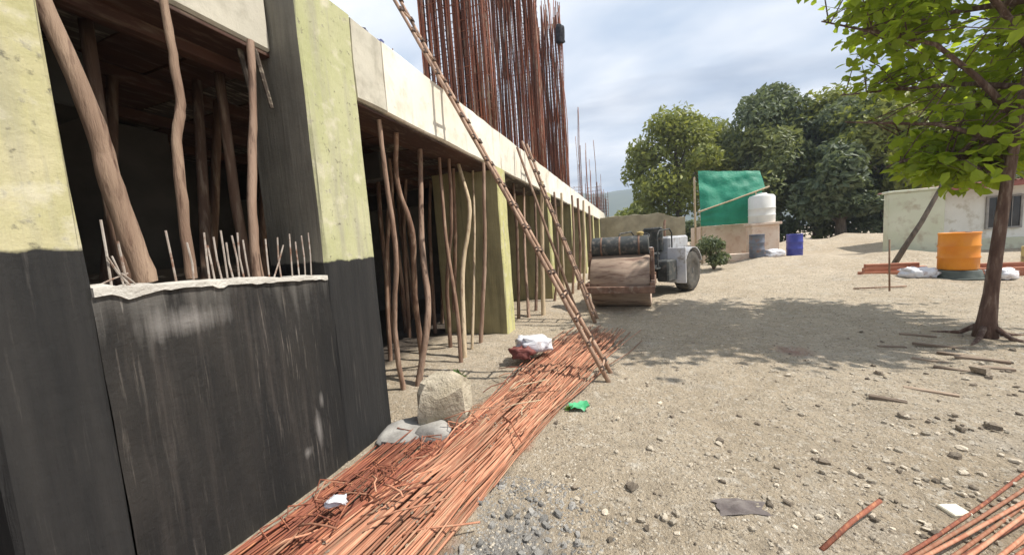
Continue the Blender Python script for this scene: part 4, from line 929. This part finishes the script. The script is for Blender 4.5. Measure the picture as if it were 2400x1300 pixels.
for x in (13.0, 15.4, 17.8):
    w = hp('window', 'glass', lambda b: b.box(x-.42, x+.42, HY-.045, HY-.004, 1.15, 2.25))
    fr = hp('frame', 'frame_wood', lambda b: (b.box(x-.48, x-.42, HY-.07, HY-.003, 1.09, 2.31), b.box(x+.42, x+.48, HY-.07, HY-.003, 1.09, 2.31), b.box(x-.419, x+.419, HY-.07, HY-.003, 2.25, 2.31), b.box(x-.419, x+.419, HY-.09, HY-.003, 1.09, 1.15)), w)
    for k in (-.2, 0, .2): hp('window_bar', 'frame_wood', lambda b: b.tube([(x+k, HY-.06, 1.15), (x+k, HY-.06, 2.25)], .012, 6), w)
dr_ = hp('door', 'frame', lambda b: b.box(14.0, 14.8, HY-.05, HY-.004, .76, 2.3)); hp('handle', 'mach_dark', lambda b: b.tube([(14.1, HY-.07, 1.4), (14.1, HY-.07, 1.55)], .02, 6), dr_)
gw = MB(); gw.box(9.45, 11.1, HY-.5, HY-.2, -.05, 2.7, c=.02); gw.box(9.4, 11.15, HY-.55, HY-.15, 2.703, 2.8, c=.02)
tag(gw.build('yard_wall', 'housegreen'), 'pale green plastered wall stub in front of the white house', 'wall')
o = MB().tube([px_y(2120, 580, 14.5), px_y(2160, 520, 14.6), px_y(2200, 450, 14.8), px_y(2225, 400, 15)], [.07, .06, .06, .05], 8).build('dead_limb', 'bark2', smooth=True)
pp = px_y(2120, 580, 14.5); o2 = MB().tube([(pp.x-.35, 14.5, gz(pp.x, 14.5)-.05), tuple(pp), tuple(px_y(2160, 520, 14.6)), tuple(px_y(2205, 440, 14.8)), tuple(px_y(2240, 370, 15))], [.085, .075, .065, .055, .03], 8).build('leaning_pole', 'bark2', smooth=True)
bpy.data.objects.remove(o); tag(o2, 'dark crooked pole leaning in front of the white house', 'pole')

# ------------------------------------------------------------------ trees
def leaf_cloud(b, centers, n, size, R, flat=.75, up=.3):
    """n leaf clumps spread through the volume of each ball, denser near the surface"""
    for (cx, cy, cz, cr) in centers:
        for i in range(n):
            d = Vector((R.gauss(0, 1), R.gauss(0, 1), R.gauss(0, 1))).normalized(); rr = cr*(R.random()**.45)
            p = Vector((cx, cy, cz))+Vector((d.x*rr, d.y*rr, d.z*rr*flat))
            nrm = (d*.6+Vector((R.gauss(0, .6), R.gauss(0, .6), R.gauss(0, .6)+up))).normalized(); t = nrm.orthogonal().normalized(); q = Matrix.Rotation(R.uniform(0, 6.28), 3, nrm) @ t; w = nrm.cross(q)
            s = size*R.uniform(.55, 1.25)
            b.add([p-q*s, p-q*s*.2+w*s*.45+nrm*s*.1, p+q*s-nrm*s*.15, p-q*s*.1-w*s*.45+nrm*s*.08], [(0, 1, 2, 3)])
def far_tree(x, y, h, r, mat, label, seed, n=420, group='trees behind the yard', size=.26, low=.22, sx=1.0):
    R = random.Random(seed); z0 = gz(x, y)-.1; t = empty('broadleaf_tree', (x, y, z0)); tag(t, label, 'tree', group)
    b = MB(); lean = R.uniform(-.4, .4); pts = [(x, y, z0), (x+lean*.3, y, z0+h*.25), (x+lean*.7, y+.1, z0+h*.5), (x+lean, y, z0+h*.8)]
    b.tube(pts, [.34, .26, .2, .06], 9)
    cl = []
    for i in range(17):
        a = R.uniform(0, 6.28); v = R.uniform(low, 1); wr = r*math.sin(math.pi*min(.97, max(.12, .18+.72*(v-low)/(1-low))))*R.uniform(.45, .85)
        c = (x+lean*.6+wr*math.cos(a)*sx, y+wr*math.sin(a), z0+h*(.10+.78*v)); cr = r*R.uniform(.32, .52); cl.append((*c, cr))
        b.tube([(x+lean*.5*v, y, z0+h*min(.7, v*.6)), ((x+c[0])/2, (y+c[1])/2, (z0+h*v*.5+c[2])/2+.3), c], [.10, .06, .02], 5)
    cl.append((x+lean, y, z0+h*.85, r*.42)); cl.append((x, y, z0+h*.5, r*.6))
    b.build('trunk', 'bark2', t, smooth=True); b = MB(); leaf_cloud(b, cl, n, size, R); c = b.build('crown', mat, t); c['kind'] = 'stuff'
    return t
far_tree(4.1, 36, 13.3, 4.6, 'leaf_olive', 'rounded olive green tree rising beside the green shed', 1, 520)
far_tree(.3, 42, 6.0, 2.4, 'leaf_olive', 'olive green tree near the far end of the building', 2, 420)
far_tree(7.6, 41, 13.0, 4.2, 'leaf_mid', 'mid green tree filling the gap between the olive and dark trees', 3, 420)
far_tree(12.0, 37, 14.2, 4.0, 'leaf_dark', 'tallest dark green tree behind the tank', 4, 620)
far_tree(9.6, 34.5, 10.2, 3.6, 'leaf_mid', 'mid green tree directly behind the tank', 15, 480)
far_tree(14.2, 35.5, 12.6, 3.9, 'leaf_olive', 'olive tree squeezed between the two dark trees', 16, 420)
far_tree(15.2, 34, 11.0, 4.0, 'leaf_dark', 'broad dark green tree above the blue barrel', 5, 560)
far_tree(17.6, 40, 13.2, 4.2, 'leaf_mid', 'mid green tree standing behind the broad dark tree', 6, 480)
far_tree(16.2, 31, 10.6, 3.1, 'leaf_olive', 'yellow green tree beside the white house', 7, 520)
far_tree(13.3, 30, 7.0, 2.6, 'leaf_dark', 'low dark tree between the blue barrel and the white house', 8, 520)
far_tree(20.5, 32, 11, 4.2, 'leaf_mid', 'mid green tree growing behind the roof of the white house', 9, 420)
far_tree(27, 34, 12, 4.6, 'leaf_olive', 'olive green tree growing well behind the white house', 10, 320)
far_tree(-7, 52, 11, 4.5, 'leaf_mid', 'mid green tree beyond the end of the building', 11, 320) if 0 else None
def shrub(x, y, r, h, mat, label, seed, n=700, size=.13, group=None, name='shrub'):
    R = random.Random(seed); t = empty(name, (x, y, gz(x, y))); tag(t, label, 'shrub', group); z0 = gz(x, y)
    cl = [(x+R.uniform(-.5, .5)*r, y+R.uniform(-.5, .5)*r, z0+h*R.uniform(.3, .75), r*R.uniform(.4, .65)) for _ in range(6)]
    b = MB(); [b.tube([(x, y, z0-.03), (c[0], c[1], c[2])], [.03, .012], 5) for c in cl]; b.build('stem', 'bark2', t)
    b = MB(); leaf_cloud(b, cl, n//6, size, R, .85); c = b.build('foliage', mat, t); c['kind'] = 'stuff'
p = px_y(1672, 600, 16.6); shrub(p.x, p.y, .75, 1.5, 'leaf_dark', 'round dark green shrub between the roller and the peach shed', 21, 1500, .09)
lab = 'undergrowth shrub at the foot of the far trees'
for i in range(15):
    x = -3+i*2.0+rnd.uniform(-.5, .5); shrub(x, 30.5+rnd.uniform(0, 2.5), 1.5, 2.6, rnd.choice(['leaf_dark', 'leaf_mid', 'leaf_olive']), lab, 40+i, 900, .2, 'undergrowth shrubs below the far trees')
# the tree on the right, leaf by leaf
near = empty('young_tree', (4.48, 6.5, gz(4.48, 6.5)-.02)); tag(near, 'slender leaning tree with broad bright green leaves shading the gravel', 'tree')
R = random.Random(77)
tr = MB(); z0 = gz(4.48, 6.5)-.05
TP = [px_y(x, y, 6.5) for x, y in ((2308, 782), (2313, 750), (2322, 690), (2334, 600), (2346, 520), (2360, 430), (2382, 310), (2408, 180), (2440, 20), (2470, -160), (2480, -330))]
TP[0].z = z0
tr.tube(TP, [.125, .088, .068, .060, .056, .053, .050, .046, .038, .026, .012], 14)
trunk = tr.build('trunk', 'bark', near, smooth=True)
for a in (0.3, 2.4, 3.9, 5.3):
    c, s = math.cos(a), math.sin(a); MB().tube([(4.47+c*.08, 6.5+s*.08, z0+.20), (4.47+c*.22, 6.5+s*.22, z0+.08), (4.47+c*.5, 6.5+s*.5, gz(4.47+c*.5, 6.5+s*.5)-.01), (4.47+c*.65, 6.5+s*.65, gz(4.47+c*.65, 6.5+s*.65)-.05)], [.035, .028, .014, .006], 7).build('root', 'bark', trunk, smooth=True)
limbs = []
def limb(p, q, r0, bend=.25):
    p, q = Vector(p), Vector(q); m = (p+q)/2+Vector((R.uniform(-bend, bend), R.uniform(-bend, bend), R.uniform(.05, bend)))
    MB().tube([p, (p+m)/2+Vector((0, 0, .05)), m, (m+q)/2, q], [r0*.75, r0*.6, r0*.45, r0*.32, r0*.18], 8).build('limb', 'bark', near, smooth=True); limbs.append((p, m, q))
for p, q in (((4.66, 6.54, 2.5), (3.4, 7.6, 3.4)), ((4.70, 6.56, 2.9), (2.9, 7.2, 4.9)), ((4.75, 6.6, 3.3), (3.9, 8.9, 4.2)), ((4.82, 6.65, 3.8), (3.3, 6.4, 5.4)), ((4.9, 6.75, 4.4), (4.3, 9.3, 5.4)),
             ((4.78, 6.6, 3.5), (6.3, 7.9, 4.6)), ((4.9, 6.8, 4.5), (6.6, 6.6, 5.8)), ((4.95, 6.8, 4.8), (3.5, 8.0, 6.3)), ((4.7, 6.56, 2.95), (5.6, 8.6, 3.6)), ((4.95, 6.9, 5.2), (5.6, 9.2, 6.2)),
             ((4.62, 6.53, 2.2), (4.0, 7.7, 2.6)), ((4.68, 6.55, 2.7), (4.9, 8.6, 2.9)), ((4.62, 6.53, 2.3), (5.2, 8.0, 2.55)), ((4.64, 6.53, 2.4), (4.2, 7.0, 2.5)), ((4.95, 6.9, 5.2), (7.4, 8.4, 5.8)), ((4.9, 6.8, 4.5), (7.0, 9.6, 5.0)), ((5.0, 7.0, 5.8), (6.0, 7.4, 7.6)), ((5.0, 7.0, 5.6), (4.2, 8.8, 7.2)), ((4.95, 6.8, 4.9), (5.0, 10.2, 5.6)), ((4.9, 6.8, 4.5), (7.6, 7.0, 5.2))): limb(p, q, .055)
outline = [(1900, -400), (1905, -5), (1918, 55), (1975, 60), (1990, 170), (2060, 190), (2105, 245), (2095, 330), (2120, 420), (2180, 440), (2330, 445), (2420, 420), (2900, 500), (3400, 500), (3400, -2600), (1900, -2600)]
def inside(pt, poly):
    x, y = pt; c = False; j = len(poly)-1
    for i in range(len(poly)):
        xi, yi = poly[i]; xj, yj = poly[j]
        if (yi > y) != (yj > y) and x < (xj-xi)*(y-yi)/(yj-yi)+xi: c = not c
        j = i
    return c
leaves = []                                            # (position, axis, normal, size)
tw = MB(); tries = 0; ntw = 0
ends = [(l[1], l[2]) for l in limbs]
while ntw < 1450 and tries < 40000:
    tries += 1
    if R.random() < .5:
        a, c = R.choice(ends); base = a.lerp(c, R.uniform(.1, 1)); tip = base+Vector((R.gauss(0, .62), R.gauss(0, .62), R.gauss(.05, .5)))
    else:
        d = Vector((R.gauss(0, 1), R.gauss(0, 1), R.gauss(0, 1))).normalized()*R.random()**.4
        tip = Vector((5.5+d.x*3.1, 8.0+d.y*2.9, 5.6+d.z*2.5)); base = min((l.lerp(m, .6) for l, m in ends), key=lambda v: (v-tip).length)
        if R.random() < .38:
            tip = Vector((7.3+d.x*1.6, 8.5+d.y*2.3, 5.6+d.z*1.2)); base = min((l.lerp(m, .6) for l, m in ends), key=lambda v: (v-tip).length)
        if (base-tip).length > 1.9: continue
    if tip.z < 2.15 or not inside(to_px(tip), outline): continue
    q_ = to_px(tip)
    if 0 < q_[0] < 2420 and q_[1] > -20 and q_[1] < 330 and (R.random() < .30 or noise.noise(Vector((q_[0]/95, q_[1]/95, 5.3))) > .22): continue
    ntw += 1; mid = (base+tip)/2+Vector((0, 0, .08)); tw.tube([base, mid, tip], [.010, .007, .003], 5, cap=False)
    for k in range(R.randint(9, 15)):
        t = R.uniform(.3, 1.0); p = base.lerp(tip, t)+Vector((R.gauss(0, .09), R.gauss(0, .09), R.gauss(-.02, .08)))
        ax = ((tip-base).normalized()*.5+Vector((R.gauss(0, .7), R.gauss(0, .7), R.gauss(-.35, .4)))).normalized()
        up = Vector((R.gauss(0, .5), R.gauss(0, .5), 1)); up = (up-ax*up.dot(ax)).normalized(); leaves.append((p, ax, up, R.uniform(.11, .20)))
tw.build('twig', 'bark', near)['kind'] = 'stuff'
def leafverts(s):
    w = s*.36
    return [(0, 0, 0), (s*.3, w, s*.06), (s*.7, w*.8, s*.03), (s, 0, -s*.12), (s*.7, -w*.8, s*.03), (s*.3, -w, s*.06), (s*.5, 0, -s*.01)], [(0, 6, 2, 1), (6, 3, 2), (0, 5, 4, 6), (6, 4, 3)]
lv, lf = leafverts(1.0); lme = bpy.data.meshes.new('leaf'); lme.from_pydata(lv, [], lf); lme.materials.append(M['leaf'])
infr = sorted([l for l in leaves if 0 < to_px(l[0])[0] < 2400 and to_px(l[0])[1] > 0], key=lambda l: (l[0]-EYEV).length/l[3])
pick = set(id(l) for l in infr[:290]); rest = MB()
for l in leaves:
    p, ax, up, s = l; sd = up.cross(ax)
    if id(l) in pick:
        o = bpy.data.objects.new('leaf', lme); COL.objects.link(o); o.parent = near; L = WL[near.name]
        o.matrix_local = Matrix(((ax.x*s, sd.x*s, up.x*s, p.x-L.x), (ax.y*s, sd.y*s, up.y*s, p.y-L.y), (ax.z*s, sd.z*s, up.z*s, p.z-L.z), (0, 0, 0, 1)))
    else: rest.add([p+ax*(v[0]*s)+sd*(v[1]*s)+up*(v[2]*s) for v in lv], lf)
rest.build('crown', 'leaf', near)['kind'] = 'stuff'

# ------------------------------------------------------------------ rags on the bars
p = px_y(1322, 75, 14.45); q = sack(51, .17, .10, .42); place(q, 'black_rag', 'rag_black', -2.45, 14.50, .3, 'black rag tied high on the bars of a rebar cage', 'rag', auto=None, z=p.z-.35)
place(ragmesh(.15, .11, .10, 7), 'blue_cloth', 'blue_rag', -2.60, 3.05, .3, 'blue cloth lying on top of the beam over the tarred column', 'cloth', auto=None, z=3.97)
place(sack(52, .08, .08, .09), 'blue_cloth', 'blue_rag', -2.62, 3.45, .3, 'small dark blue bundle tied to stubs on the pale beam', 'cloth', auto=None, z=3.96)

# ------------------------------------------------------------------ air
hz = MB().box(-1000, 1000, -60, 1000, -9, 170).build('haze', None, local=True); hz['kind'] = 'stuff'; hz['label'] = 'thin pale haze over the whole site'; hz['category'] = 'haze'
hm = bpy.data.materials.new('haze_air'); hm.use_nodes = True; hm.node_tree.nodes.clear()
ho = hm.node_tree.nodes.new('ShaderNodeOutputMaterial'); hv = hm.node_tree.nodes.new('ShaderNodeVolumePrincipled')
hv.inputs['Color'].default_value = (.78, .87, 1.0, 1); hv.inputs['Density'].default_value = .0008
hm.node_tree.links.new(hv.outputs[0], ho.inputs['Volume']); hz.data.materials.append(hm)
